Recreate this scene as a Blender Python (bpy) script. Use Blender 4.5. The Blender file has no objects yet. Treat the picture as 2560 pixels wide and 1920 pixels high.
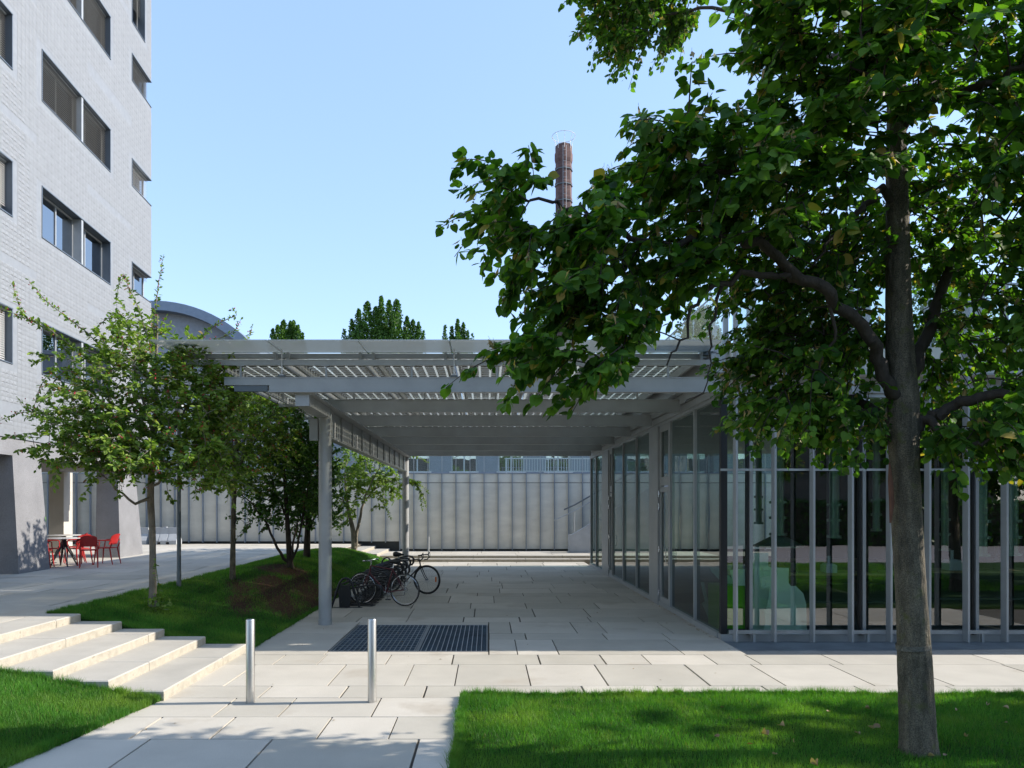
import bpy, math, random
import numpy as np
from mathutils import Vector, Matrix
R = math.radians
random.seed(7); rng = np.random.default_rng(7)
sc = bpy.context.scene
C = sc.collection

# ---------------------------------------------------------------- camera, world, sun, exposure
H = 2.1                                     # eye height; a rising-front (shift) view, verticals stay vertical
cam = bpy.data.objects.new('camera', bpy.data.cameras.new('camera'))
C.objects.link(cam); sc.camera = cam
cam.location = (0, 0, H); cam.rotation_euler = (R(90), 0, 0)
cam.data.sensor_width = 36; cam.data.lens = 36*1800/2560
cam.data.shift_x = 61/2560; cam.data.shift_y = 308/2560
cam.data.clip_start = .05; cam.data.clip_end = 1500

SUN_EL, SUN_AZ = 32.0, 86.6                  # azimuth clockwise from +Y
sv = Vector((math.sin(R(SUN_AZ))*math.cos(R(SUN_EL)), math.cos(R(SUN_AZ))*math.cos(R(SUN_EL)), math.sin(R(SUN_EL))))
w = bpy.data.worlds.new('World'); sc.world = w; w.use_nodes = True
nt = w.node_tree; nt.nodes.clear()
sky = nt.nodes.new('ShaderNodeTexSky'); sky.sky_type = 'NISHITA'; sky.sun_disc = False
sky.sun_elevation = R(SUN_EL); sky.sun_rotation = R(SUN_AZ)
sky.air_density = 1.0; sky.dust_density = .25; sky.ozone_density = 3.0
bg = nt.nodes.new('ShaderNodeBackground'); bg.inputs[1].default_value = .15
ow = nt.nodes.new('ShaderNodeOutputWorld')
tn = nt.nodes.new('ShaderNodeMix'); tn.data_type = 'RGBA'; tn.blend_type = 'MULTIPLY'; tn.inputs[0].default_value = 1
tn.inputs[7].default_value = (.94, .84, .84, 1); nt.links.new(sky.outputs[0], tn.inputs[6])
hz = nt.nodes.new('ShaderNodeMix'); hz.data_type = 'RGBA'; hz.inputs[0].default_value = .5      # thin even summer haze
hz.inputs[7].default_value = (1.13, 1.72, 2.5, 1); nt.links.new(tn.outputs[2], hz.inputs[6]); nt.links.new(hz.outputs[2], bg.inputs[0]); nt.links.new(bg.outputs[0], ow.inputs[0])
sl = bpy.data.lights.new('sun', 'SUN'); sl.energy = 2.55; sl.angle = R(.53); sl.color = (1, .93, .83)
sun = bpy.data.objects.new('sun', sl); C.objects.link(sun); sun.location = (20, 0, 30)
sun.rotation_euler = sv.to_track_quat('Z', 'Y').to_euler()
sc.view_settings.view_transform = 'Standard'; sc.view_settings.look = 'None'
sc.view_settings.gamma = 1; sc.view_settings.use_curve_mapping = False
sc.view_settings.exposure = 1.6
sc.render.engine = 'CYCLES'
sc.cycles.max_bounces = 10; sc.cycles.transparent_max_bounces = 32
sc.cycles.caustics_reflective = False; sc.cycles.caustics_refractive = False
sc.cycles.sample_clamp_indirect = 6; sc.cycles.use_denoising = True

# ---------------------------------------------------------------- helpers
def W(vx, vy, d):                            # survey reading (pixel of a 2212-wide print, distance) -> metres
    return Vector(((vx-1053)/1555*d, d, H+(1096-vy)/1555*d))

def empty(name, label, cat, loc=(0, 0, 0), rz=0, group=None):
    o = bpy.data.objects.new(name, None); C.objects.link(o)
    o.location = loc; o.rotation_euler = (0, 0, rz); o.empty_display_size = .2
    o['label'] = label; o['category'] = cat
    if group: o['group'] = group
    return o
def tag(o, label=None, cat=None, group=None, kind=None):
    if label: o['label'] = label
    if cat: o['category'] = cat
    if group: o['group'] = group
    if kind: o['kind'] = kind
    return o
def link(name, me, parent=None, loc=None, rot=None, scale=None):
    o = bpy.data.objects.new(name, me); C.objects.link(o)
    if parent: o.parent = parent
    if loc is not None: o.location = loc
    if rot is not None: o.rotation_euler = rot
    if scale is not None: o.scale = scale
    return o
def copy_tree(o, parent=None):
    kids = list(o.children)
    c = o.copy(); C.objects.link(c)
    if parent: c.parent = parent
    for k in kids: copy_tree(k, c)
    return c
def np_mesh(name, V, F, m, attr=None, smooth=False, mats=None, mi=None):
    """V (n,3); F list of (k,j) index arrays."""
    me = bpy.data.meshes.new(name)
    V = np.asarray(V, np.float32)
    me.vertices.add(len(V)); me.vertices.foreach_set('co', V.ravel())
    tot = np.concatenate([np.full(len(f), f.shape[1], np.int32) for f in F])
    loops = np.concatenate([f.ravel() for f in F]).astype(np.int32)
    start = np.concatenate([[0], np.cumsum(tot)[:-1]]).astype(np.int32)
    me.loops.add(len(loops)); me.loops.foreach_set('vertex_index', loops)
    me.polygons.add(len(tot)); me.polygons.foreach_set('loop_start', start); me.polygons.foreach_set('loop_total', tot)
    if smooth: me.polygons.foreach_set('use_smooth', np.ones(len(tot), bool))
    for x in (mats or [m]): me.materials.append(x)
    if mi is not None: me.polygons.foreach_set('material_index', np.asarray(mi, np.int32))
    if attr is not None:
        a = me.attributes.new('rnd', 'FLOAT', 'POINT'); a.data.foreach_set('value', np.asarray(attr, np.float32))
    me.update(calc_edges=True)
    return me

class MB:
    def __init__(s, off=(0, 0, 0)):
        s.v = []; s.f = []; s.off = Vector(off); s.sm = False
    def add(s, vs, fs):
        b = len(s.v); s.v += [tuple(Vector(q)-s.off) for q in vs]; s.f += [tuple(i+b for i in f) for f in fs]; return s
    def box(s, x0, x1, y0, y1, z0, z1):
        return s.add([(x0,y0,z0),(x1,y0,z0),(x1,y1,z0),(x0,y1,z0),(x0,y0,z1),(x1,y0,z1),(x1,y1,z1),(x0,y1,z1)],
              [(0,3,2,1),(4,5,6,7),(0,1,5,4),(1,2,6,5),(2,3,7,6),(3,0,4,7)])
    def obox(s, c, size, M):
        hx, hy, hz = [q/2 for q in size]; c = Vector(c)
        vs = [c+M@Vector(p) for p in [(-hx,-hy,-hz),(hx,-hy,-hz),(hx,hy,-hz),(-hx,hy,-hz),(-hx,-hy,hz),(hx,-hy,hz),(hx,hy,hz),(-hx,hy,hz)]]
        return s.add(vs, [(0,3,2,1),(4,5,6,7),(0,1,5,4),(1,2,6,5),(2,3,7,6),(3,0,4,7)])
    def bbox(s, x0, x1, y0, y1, z0, z1, b=.01):   # box with chamfered upper edges
        v = [(x0,y0,z0),(x1,y0,z0),(x1,y1,z0),(x0,y1,z0),(x0,y0,z1-b),(x1,y0,z1-b),(x1,y1,z1-b),(x0,y1,z1-b),
             (x0+b,y0+b,z1),(x1-b,y0+b,z1),(x1-b,y1-b,z1),(x0+b,y1-b,z1)]
        f = [(0,3,2,1),(8,9,10,11)]
        for i in range(4):
            j = (i+1) % 4; f += [(i,j,4+j,4+i),(4+i,4+j,8+j,8+i)]
        return s.add(v, f)
    def prism(s, poly, axis, a, b):           # poly 2-D, extruded along axis from a to b
        n = len(poly)
        def P(p, t): return {'x': (t,p[0],p[1]), 'y': (p[0],t,p[1]), 'z': (p[0],p[1],t)}[axis]
        return s.add([P(p,a) for p in poly]+[P(p,b) for p in poly],
                     [tuple(range(n))[::-1], tuple(range(n,2*n))]+[(i,(i+1)%n,n+(i+1)%n,n+i) for i in range(n)])
    def tube(s, pts, r, n=8, closed=False, cap=True):
        pts = [Vector(p) for p in pts]; m = len(pts)
        rs = r if hasattr(r, '__len__') else [r]*m
        b0 = len(s.v); vs = []; up = None
        for i, p in enumerate(pts):
            a = pts[(i-1) % m] if (closed or i > 0) else p
            c = pts[(i+1) % m] if (closed or i < m-1) else p
            t = (c-a).normalized() if (c-a).length > 1e-9 else Vector((0,0,1))
            if up is None:
                up = t.orthogonal().normalized()
            up = (up - t*up.dot(t))
            up = up.normalized() if up.length > 1e-6 else t.orthogonal().normalized()
            q = t.cross(up)
            for k in range(n):
                an = 2*math.pi*k/n
                vs.append(p+(up*math.cos(an)+q*math.sin(an))*rs[i])
        fs = []
        for i in range(m if closed else m-1):
            j = (i+1) % m
            for k in range(n):
                l = (k+1) % n; fs.append((i*n+k, i*n+l, j*n+l, j*n+k))
        if cap and not closed:
            fs.append(tuple(range(n))[::-1]); fs.append(tuple((m-1)*n+k for k in range(n)))
        return s.add(vs, fs)
    def ring(s, c, R_, r, axis='y', n=40, k=8, a0=0, a1=2*math.pi):
        full = abs(a1-a0-2*math.pi) < 1e-6; pts = []
        cnt = n if full else n+1
        for i in range(cnt):
            a = a0+(a1-a0)*i/n; u, v = R_*math.cos(a), R_*math.sin(a)
            pts.append(Vector(c)+Vector({'y': (u,0,v), 'x': (0,u,v), 'z': (u,v,0)}[axis]))
        return s.tube(pts, r, k, closed=full)
    def lathe(s, c, prof, n=24):              # prof [(r,z)]
        c = Vector(c); vs = []
        for r_, z in prof:
            for k in range(n):
                a = 2*math.pi*k/n; vs.append(c+Vector((r_*math.cos(a), r_*math.sin(a), z)))
        m = len(prof); fs = []
        for i in range(m-1):
            for k in range(n):
                l = (k+1) % n; fs.append((i*n+k,i*n+l,(i+1)*n+l,(i+1)*n+k))
        fs.append(tuple(range(n))[::-1]); fs.append(tuple((m-1)*n+k for k in range(n)))
        return s.add(vs, fs)
    def mesh(s, name, m, smooth=False):
        me = bpy.data.meshes.new(name); me.from_pydata([tuple(v) for v in s.v], [], s.f); me.materials.append(m)
        if smooth:
            me.polygons.foreach_set('use_smooth', np.ones(len(me.polygons), bool))
            try: me.set_sharp_from_angle(angle=R(40))
            except Exception: pass
        me.update(); return me
    def build(s, name, m, parent=None, smooth=False, kind=None):
        o = link(name, s.mesh(name, m, smooth), parent)
        if kind: o['kind'] = kind
        return o

# ---------------------------------------------------------------- materials
def nodes(name):
    m = bpy.data.materials.new(name); m.use_nodes = True; t = m.node_tree; t.nodes.clear()
    out = t.nodes.new('ShaderNodeOutputMaterial'); return m, t, out
def N(t, kind, **kw):
    n = t.nodes.new(kind)
    for k, v in kw.items():
        if k.startswith('i_'): n.inputs[k[2:].replace('_', ' ')].default_value = v
        else: setattr(n, k, v)
    return n
def mixc(t, fac, a, b, mode='MIX'):
    n = t.nodes.new('ShaderNodeMix'); n.data_type = 'RGBA'; n.blend_type = mode
    for idx, x in ((0, fac), (6, a), (7, b)):
        if isinstance(x, (int, float)): n.inputs[idx].default_value = x
        elif isinstance(x, tuple): n.inputs[idx].default_value = x if len(x) == 4 else (*x, 1)
        else: t.links.new(x, n.inputs[idx])
    return n.outputs[2]
def ramp(t, src, a, b):
    n = t.nodes.new('ShaderNodeMapRange'); n.inputs[1].default_value = a; n.inputs[2].default_value = b
    t.links.new(src, n.inputs[0]); return n.outputs[0]
def noise(t, scale, detail=4, vec=None, rough=.55, stretch=None):
    g = t.nodes.new('ShaderNodeNewGeometry') if vec is None else None
    src = g.outputs['Position'] if g else vec
    if stretch:
        mp = t.nodes.new('ShaderNodeMapping'); mp.inputs['Scale'].default_value = stretch
        t.links.new(src, mp.inputs[0]); src = mp.outputs[0]
    n = N(t, 'ShaderNodeTexNoise'); n.inputs['Scale'].default_value = scale; n.inputs['Detail'].default_value = detail
    n.inputs['Roughness'].default_value = rough
    t.links.new(src, n.inputs['Vector']); return n.outputs['Fac']
def pmat(name, col, rough=.6, metal=0, var=.12, scale=2.5, bump=0, bscale=60, spec=.5, rnd=0, stain=None, stretch=None, fine=0, bdist=.01):
    m, t, out = nodes(name)
    b = N(t, 'ShaderNodeBsdfPrincipled'); b.inputs['Roughness'].default_value = rough
    b.inputs['Metallic'].default_value = metal; b.inputs['Specular IOR Level'].default_value = spec
    c = col
    lo = tuple(x*(1-var) for x in c); hi = tuple(min(1, x*(1+var)) for x in c)
    cc = mixc(t, ramp(t, noise(t, scale, 5, stretch=stretch), .3, .7), lo, hi)
    if fine:
        cc = mixc(t, 1.0, cc, mixc(t, ramp(t, noise(t, 120, 3), .35, .65), (1-fine,)*3, (1+fine*.6,)*3), 'MULTIPLY')
    if rnd:
        oi = N(t, 'ShaderNodeObjectInfo')
        cc = mixc(t, 1.0, cc, mixc(t, oi.outputs['Random'], (1-rnd, 1-rnd, 1-rnd*1.2), (1+rnd*.5, 1+rnd*.45, 1+rnd*.3)), 'MULTIPLY')
    if stain:
        cc = mixc(t, ramp(t, noise(t, stain[1], 6), stain[2], stain[2]+.12), cc, stain[0])
    t.links.new(cc, b.inputs['Base Color'])
    rr = N(t, 'ShaderNodeMapRange'); rr.inputs[3].default_value = rough*.85; rr.inputs[4].default_value = min(1, rough*1.15)
    t.links.new(noise(t, scale*3, 3), rr.inputs[0]); t.links.new(rr.outputs[0], b.inputs['Roughness'])
    if bump:
        bn = N(t, 'ShaderNodeBump'); bn.inputs['Strength'].default_value = bump; bn.inputs['Distance'].default_value = bdist
        t.links.new(noise(t, bscale, 4, stretch=stretch), bn.inputs['Height']); t.links.new(bn.outputs[0], b.inputs['Normal'])
    t.links.new(b.outputs[0], out.inputs[0]); return m
def leafmat(name, dark, light, odd=None, oddp=.93, trans=.35, rough=.45, spec=.35, patch=None):
    m, t, out = nodes(name)
    a = N(t, 'ShaderNodeAttribute', attribute_name='rnd')
    c = mixc(t, a.outputs['Fac'], dark, light)
    if odd: c = mixc(t, ramp(t, a.outputs['Fac'], oddp, oddp+.03), c, odd)
    c = mixc(t, 1.0, c, mixc(t, ramp(t, noise(t, 1.3, 2), .35, .65), (.85, .85, .85), (1.12, 1.12, 1.1)), 'MULTIPLY')
    if patch: c = mixc(t, ramp(t, noise(t, 1.1, 5), .50, .72), c, patch)
    b = N(t, 'ShaderNodeBsdfPrincipled'); b.inputs['Roughness'].default_value = rough; b.inputs['Specular IOR Level'].default_value = spec
    t.links.new(c, b.inputs['Base Color'])
    tr = N(t, 'ShaderNodeBsdfTranslucent')
    t.links.new(mixc(t, 1.0, c, (1.25, 1.5, .35), 'MULTIPLY'), tr.inputs[0])
    ms = N(t, 'ShaderNodeMixShader'); ms.inputs[0].default_value = trans
    t.links.new(b.outputs[0], ms.inputs[1]); t.links.new(tr.outputs[0], ms.inputs[2]); t.links.new(ms.outputs[0], out.inputs[0])
    return m
def glassmat(name, tint=(.8, .88, .85), ior=1.6, rough=0.0, milk=0.0, mcol=(.82, .84, .81)):
    m, t, out = nodes(name)
    tp = N(t, 'ShaderNodeBsdfTransparent'); tp.inputs[0].default_value = (*tint, 1)
    gl = N(t, 'ShaderNodeBsdfGlossy'); gl.inputs['Roughness'].default_value = rough
    fr = N(t, 'ShaderNodeFresnel'); fr.inputs[0].default_value = ior
    bn = N(t, 'ShaderNodeBump'); bn.inputs['Strength'].default_value = .25; bn.inputs['Distance'].default_value = .004      # roller-wave distortion
    t.links.new(noise(t, 1.7, 1), bn.inputs['Height']); t.links.new(bn.outputs[0], gl.inputs['Normal'])
    ge = N(t, 'ShaderNodeNewGeometry')
    sub = N(t, 'ShaderNodeMath', operation='SUBTRACT'); sub.inputs[0].default_value = 1; t.links.new(ge.outputs['Backfacing'], sub.inputs[1])
    mu = N(t, 'ShaderNodeMath', operation='MULTIPLY'); t.links.new(fr.outputs[0], mu.inputs[0]); t.links.new(sub.outputs[0], mu.inputs[1])
    ms = N(t, 'ShaderNodeMixShader'); t.links.new(mu.outputs[0], ms.inputs[0])
    base = tp.outputs[0]
    if milk:
        df = N(t, 'ShaderNodeBsdfDiffuse'); df.inputs[0].default_value = (*mcol, 1)
        tl = N(t, 'ShaderNodeBsdfTranslucent'); tl.inputs[0].default_value = (*mcol, 1)
        m1 = N(t, 'ShaderNodeMixShader'); m1.inputs[0].default_value = .6
        t.links.new(df.outputs[0], m1.inputs[1]); t.links.new(tl.outputs[0], m1.inputs[2])
        m2 = N(t, 'ShaderNodeMixShader')
        t.links.new(ramp(t, noise(t, 3, 5), 1.0-2*milk-.25, 1.6), m2.inputs[0]) if milk < 0 else m2.inputs[0].__setattr__('default_value', milk)
        t.links.new(tp.outputs[0], m2.inputs[1]); t.links.new(m1.outputs[0], m2.inputs[2]); base = m2.outputs[0]
    t.links.new(base, ms.inputs[1]); t.links.new(gl.outputs[0], ms.inputs[2]); t.links.new(ms.outputs[0], out.inputs[0])
    return m

# paving: pale cast stone, smooth with faint traffic marks
M = {}
M['slab'] = pmat('pale_paving', (.50, .465, .41), .7, var=.07, scale=1.6, bump=.12, bscale=90, rnd=.17, fine=.10, stain=((.40,.355,.29), .9, .58))
M['bed'] = pmat('joint_sand', (.085, .075, .06), .95, var=.3, scale=30, bump=.5)
M['step'] = pmat('cast_step', (.425, .40, .355), .75, var=.08, scale=2, bump=.15, fine=.05, rnd=.05)
M['riser'] = pmat('cast_riser', (.39, .355, .29), .85, var=.18, scale=9, bump=.4, bscale=50, fine=.1, stain=((.22,.20,.16), 9, .60))
M['earth'] = pmat('ground_soil', (.16, .14, .11), .95, var=.3, scale=.6)
M['asphalt'] = pmat('asphalt', (.06, .06, .06), .9, var=.2, scale=4)
M['alu'] = pmat('grey_painted_steel', (.35, .355, .35), .42, metal=.1, var=.08, scale=3, bump=.03, bscale=20, fine=.03)
M['alu_light'] = pmat('pale_aluminium', (.40, .415, .42), .38, metal=.25, var=.07, scale=4, fine=.03)
M['alu_dark'] = pmat('dark_grey_frame', (.12, .135, .14), .4, metal=.4, var=.08)
M['fin_grey'] = pmat('fin_grey_paint', (.33, .35, .365), .4, metal=.2, var=.06)
M['black'] = pmat('black_gasket', (.012, .013, .015), .5, var=.2)
M['steel'] = pmat('brushed_steel', (.56, .545, .52), .38, metal=1, var=.05, scale=30, stretch=(1, 1, .02), bump=.02)
M['fin'] = pmat('bluish_steel_fin', (.28, .32, .37), .4, metal=.4, var=.06)
M['panel'] = pmat('glazed_cement_panel', (.69, .665, .585), .5, var=.10, scale=1.3, bump=.05, rnd=.06, fine=.03, stretch=(1, 1, 2.5))
M['tile'] = pmat('pale_wall_tile', (.228, .238, .250), .55, var=.06, scale=4, fine=.02, bump=.05)
M['tile_flat'] = pmat('smooth_wall_tile', (.225, .238, .255), .5, var=.08, scale=6, fine=.02)
M['granite'] = pmat('bush_hammered_concrete', (.225, .224, .232), .9, var=.10, scale=2, bump=.5, bscale=160, fine=.35)
M['reveal'] = pmat('blue_grey_reveal', (.12, .145, .175), .42, metal=.35, var=.08)
M['slat'] = pmat('blind_slat', (.27, .265, .255), .4, metal=.3, var=.05)
M['slat_light'] = pmat('pale_blind_slat', (.50, .50, .49), .4, metal=.2, var=.05)
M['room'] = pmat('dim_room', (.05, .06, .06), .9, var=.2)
M['cream'] = pmat('cream_plaster', (.48, .45, .40), .85, var=.05)
M['glass'] = glassmat('clear_glazing', (.84, .93, .89), 2.8)
M['glass_side'] = glassmat('side_glazing', (.50, .60, .56), 1.85)
M['glass_win'] = glassmat('window_glazing', (.10, .16, .20), 8.0)
M['glass_thin'] = glassmat('railing_glass', (.86, .92, .90), 1.45, milk=.06)
M['glass_dirty'] = glassmat('dusty_roof_glass', (.76, .79, .78), 1.5, .02, milk=.72, mcol=(.40, .43, .43))
M['glass_pv'] = glassmat('solar_glass', (.94, .95, .90), 1.45, .05, milk=.5)
M['cell'] = pmat('solar_cell_back', (.08, .08, .068), .5, var=.12, scale=4)
M['frost'] = None
M['black_metal'] = pmat('black_powdercoat', (.012, .013, .016), .35, var=.15, spec=.5)
M['rubber'] = pmat('tyre_rubber', (.018, .017, .016), .75, var=.2)
M['red'] = pmat('red_plastic', (.42, .022, .02), .42, var=.06, rnd=.06)
M['maroon'] = pmat('maroon_enamel', (.09, .010, .016), .3, var=.1)
M['rim'] = pmat('silver_rim', (.55, .57, .6), .25, metal=1, var=.03)
M['tabletop'] = pmat('grey_tabletop', (.45, .44, .42), .5, var=.05)
M['barrier'] = pmat('barrier_concrete', (.42, .44, .46), .8, var=.1, bump=.3, fine=.1)
M['brick'] = None
M['bark'] = pmat('lime_bark', (.125, .105, .072), .95, var=.5, scale=14, bdist=.03, bump=1.0, bscale=38, stretch=(1, 1, .30), fine=.55, stain=((.10,.10,.035), 8, .58))
M['bark_dark'] = pmat('dark_bark', (.050, .038, .028), .95, var=.3, scale=20, bump=.8, bscale=60, stretch=(1, 1, .4))
M['bark_pale'] = pmat('pale_bark', (.20, .17, .13), .9, var=.3, scale=14, bump=.7, bscale=50, stretch=(1, 1, .4), fine=.2)
M['scar'] = pmat('healed_bark_scar', (.14, .06, .035), .9, var=.3, scale=30, bump=.6, stretch=(1, 1, .3))
M['lime'] = leafmat('lime_leaf', (.028, .092, .018), (.165, .30, .042), odd=(.38, .27, .07), oddp=.955, trans=.46, rough=.55, spec=.22)
M['seed'] = leafmat('lime_seed', (.24, .28, .09), (.42, .44, .18), trans=.25)
M['bract'] = leafmat('dry_bract', (.34, .22, .10), (.55, .38, .20), trans=.4)
M['crab'] = leafmat('crab_leaf', (.055, .13, .018), (.27, .36, .075), odd=(.20, .09, .03), oddp=.965, trans=.38, rough=.45, spec=.25)
M['crab_dark'] = leafmat('shrub_leaf', (.026, .09, .014), (.10, .20, .03), trans=.3)
M['crab_pale'] = leafmat('pale_leaf', (.09, .17, .025), (.22, .30, .06), trans=.35)
M['berry'] = pmat('red_berry', (.34, .02, .03), .3, var=.2)
M['poplar'] = leafmat('far_leaf', (.028, .085, .012), (.10, .20, .03), trans=.3)
M['fartree'] = leafmat('far_tree_leaf', (.035, .075, .014), (.11, .16, .035), trans=.35)
M['blade'] = leafmat('grass_blade', (.012, .10, .008), (.19, .40, .075), odd=(.20, .20, .07), oddp=.96, trans=.45, rough=.5, spec=.3, patch=(.20, .31, .055))
M['mulch'] = pmat('mulch', (.055, .032, .018), .95, var=.5, scale=25, bump=1, bscale=50)
M['chalk'] = pmat('white_paint', (.7, .7, .68), .6, var=.05)
M['lime_cab'] = pmat('lime_green_panel', (.16, .50, .01), .35, var=.04)
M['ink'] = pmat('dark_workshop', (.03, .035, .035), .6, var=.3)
M['wood'] = pmat('work_bench_wood', (.24, .18, .09), .6, var=.15)
M['dry'] = leafmat('dry_leaf', (.22, .14, .08), (.40, .29, .18), trans=.2)

def lawnmat(name, mulch):
    m, t, out = nodes(name)
    b = N(t, 'ShaderNodeBsdfPrincipled'); b.inputs['Roughness'].default_value = .9; b.inputs['Specular IOR Level'].default_value = .1
    c = mixc(t, ramp(t, noise(t, 6, 5), .3, .7), (.018, .060, .008), (.035, .095, .014))
    c = mixc(t, ramp(t, noise(t, 60, 3), .35, .7), c, (.02, .04, .01))
    if mulch:
        a = N(t, 'ShaderNodeAttribute', attribute_name='rnd')
        br = mixc(t, ramp(t, noise(t, 22, 5), .3, .7), (.028, .016, .010), (.10, .06, .035))
        ad = N(t, 'ShaderNodeMath', operation='ADD'); t.links.new(a.outputs['Fac'], ad.inputs[0]); t.links.new(noise(t, 4, 4), ad.inputs[1])
        c = mixc(t, ramp(t, ad.outputs[0], .9, 1.1), c, br)
    t.links.new(c, b.inputs['Base Color'])
    bn = N(t, 'ShaderNodeBump'); bn.inputs['Strength'].default_value = 1; bn.inputs['Distance'].default_value = .03
    t.links.new(noise(t, 70, 3), bn.inputs['Height']); t.links.new(bn.outputs[0], b.inputs['Normal'])
    t.links.new(b.outputs[0], out.inputs[0]); return m
M['lawn'] = lawnmat('lawn_soil', False); M['lawn_mulch'] = lawnmat('lawn_with_mulch', True)

def brickmat():
    m, t, out = nodes('chimney_brick')
    b = N(t, 'ShaderNodeBsdfPrincipled'); b.inputs['Roughness'].default_value = .9
    c = mixc(t, ramp(t, noise(t, 3, 6, rough=.8), .3, .7), (.07, .042, .040), (.18, .105, .09))
    c = mixc(t, ramp(t, noise(t, .5, 3), .4, .7), c, (.05, .03, .03))
    t.links.new(c, b.inputs['Base Color']); t.links.new(b.outputs[0], out.inputs[0]); return m
M['brick'] = brickmat()
def frostmat():
    m, t, out = nodes('frosted_green_glass')
    df = N(t, 'ShaderNodeBsdfDiffuse'); df.inputs[0].default_value = (.90, .96, .92, 1)
    tl = N(t, 'ShaderNodeBsdfTranslucent'); tl.inputs[0].default_value = (.88, .95, .90, 1)
    tp = N(t, 'ShaderNodeBsdfTransparent'); tp.inputs[0].default_value = (.75, .9, .85, 1)
    a = N(t, 'ShaderNodeMixShader'); a.inputs[0].default_value = .45
    t.links.new(df.outputs[0], a.inputs[1]); t.links.new(tl.outputs[0], a.inputs[2])
    c = N(t, 'ShaderNodeMixShader'); c.inputs[0].default_value = .12
    t.links.new(a.outputs[0], c.inputs[1]); t.links.new(tp.outputs[0], c.inputs[2]); t.links.new(c.outputs[0], out.inputs[0]); return m
M['frost'] = frostmat()

# ================================================================ GROUND
def struct(o, label=None): o['kind'] = 'structure'; return o
me = MB().add([(-400,-400,-.35),(400,-400,-.35),(400,600,-.35),(-400,600,-.35)], [(0,1,2,3)])
struct(me.build('ground', M['earth']))

slab_me = MB().box(-.5,.5,-.5,.5,-1,0).mesh('paving_slab', M['slab'])
def rect_sub(r, h):
    x0,x1,y0,y1 = r; a0,a1,b0,b1 = h
    if a1 <= x0 or a0 >= x1 or b1 <= y0 or b0 >= y1: return [r]
    out = []
    if b0 > y0: out.append((x0,x1,y0,b0))
    if b1 < y1: out.append((x0,x1,b1,y1))
    ya, yb = max(y0,b0), min(y1,b1)
    if a0 > x0: out.append((x0,a0,ya,yb))
    if a1 < x1: out.append((a1,x1,ya,yb))
    return out
def pave(parent, rows, z, holes=(), jx=.024, jy=.009, explicit={}, lmin=.9, lmax=1.55, rs=3):
    rd = random.Random(rs); n = 0
    for k, (y0, y1, x0, x1) in enumerate(rows):
        cuts = explicit.get(round(y0, 2))
        if cuts is None:
            cuts = []; x = x0 + rd.uniform(.3, 1.2)
            while x < x1-.35: cuts.append(x); x += rd.uniform(lmin, lmax)*(1.12 if y1-y0 > .9 else 1)
        else:
            cuts = [c for c in cuts if x0+.1 < c < x1-.1]; x = (cuts[-1] if cuts else x0)+rd.uniform(.8, 1.2)
            while x < x1-.35: cuts.append(x); x += rd.uniform(lmin, lmax)
        ed = [x0]+cuts+[x1]
        for a, b in zip(ed[:-1], ed[1:]):
            rs_ = [(a, b, y0, y1)]
            for h in holes: rs_ = [q for r in rs_ for q in rect_sub(r, h)]
            for (p, q, s_, t_) in rs_:
                if q-p < .06 or t_-s_ < .03: continue
                j = jx*rd.uniform(.5, 1.2)
                link('paving_slab', slab_me, parent, ((p+q)/2, (s_+t_)/2, z+rd.uniform(-.0012, .0012)), None,
                     (q-p-j, t_-s_-jy, .035)); n += 1
    return n
GR = (-2.33, .02, 10.47, 12.86)
pav = struct(MB().box(-5.2,-.2,-2,7.9,-.3,-.02).box(-3.6,16,7.9,10.2,-.3,-.02).box(-3.6,3.7,10.2,27.6,-.3,-.02).build('pavement', M['bed']))
ys = [3.9,4.6,5.75,6.52,7.21,7.93,8.46,9.61,10.25,11.42,11.98,13.15,13.75,14.9,15.76,17.0,17.6,18.6,19.8,20.4,21.6,22.2,23.4,24.1,25.3,25.9,27.0,27.6]
rows = []
for a, b in zip(ys[:-1], ys[1:]):
    if b <= 7.94: rows.append((a, b, -4.3, -.27))
    elif b <= 10.26: rows.append((a, b, -3.53, 9.6))
    else: rows.append((a, b, -3.50, 3.70))
ex = {5.75: [-3.05,-1.95,-.62], 6.52: [-3.25,-2.52,-1.55,-.9], 7.21: [-2.76,-2.1,-1.17], 7.93: [-2.53,-1.63,-.71,1.10,1.99,3.21,4.3],
      8.46: [-3.10,-1.88,-.98,-.39,.51,1.42,2.62,3.51], 9.61: [-2.87,-2.28,-1.37,-.48,.71,1.59,2.19,3.07,3.66],
      10.25: [-2.33,.02,.43,1.02,2.81], 11.42: [-2.33,.02,.62,1.9,2.9], 11.98: [-2.33,.02,.40,1.5,2.0,3.1], 13.15: [-2.4,-1.5,-.45,.6,1.9]}
pave(pav, rows, 0.0, holes=[GR], explicit=ex)

# raised terrace on the left, half a metre above the path
TZ = .55
ter = struct(MB().box(-30,-6.5,7.82,10.5,-.3,TZ-.02).box(-30,-6.44,10.5,31,-.3,TZ-.02).box(-6.44,-5.4,27.25,31,-.3,TZ-.02).build('terrace', M['bed']))
rows = []; y = 7.84; k = 0
for hh in [.62,1.1,.6,1.15]*8:
    if y+hh > 30.9: break
    x1 = -6.43 if y < 27 else -5.42
    if y < 10.5: x1 = -6.53 if y+hh < 10.9 else -6.43
    rows.append((y, y+hh, -16.5, x1)); y += hh
pave(ter, rows, TZ, rs=11, lmin=1.1, lmax=1.9)
back = struct(MB().box(-5.4,16,28.03,31,-.3,.2).build('rear_platform', M['bed']))
rows = [(28.36,29.4,-4.2,9), (29.4,30.9,-4.2,9)]
pave(back, rows, .22, rs=5, lmin=1.0, lmax=1.4)

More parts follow.
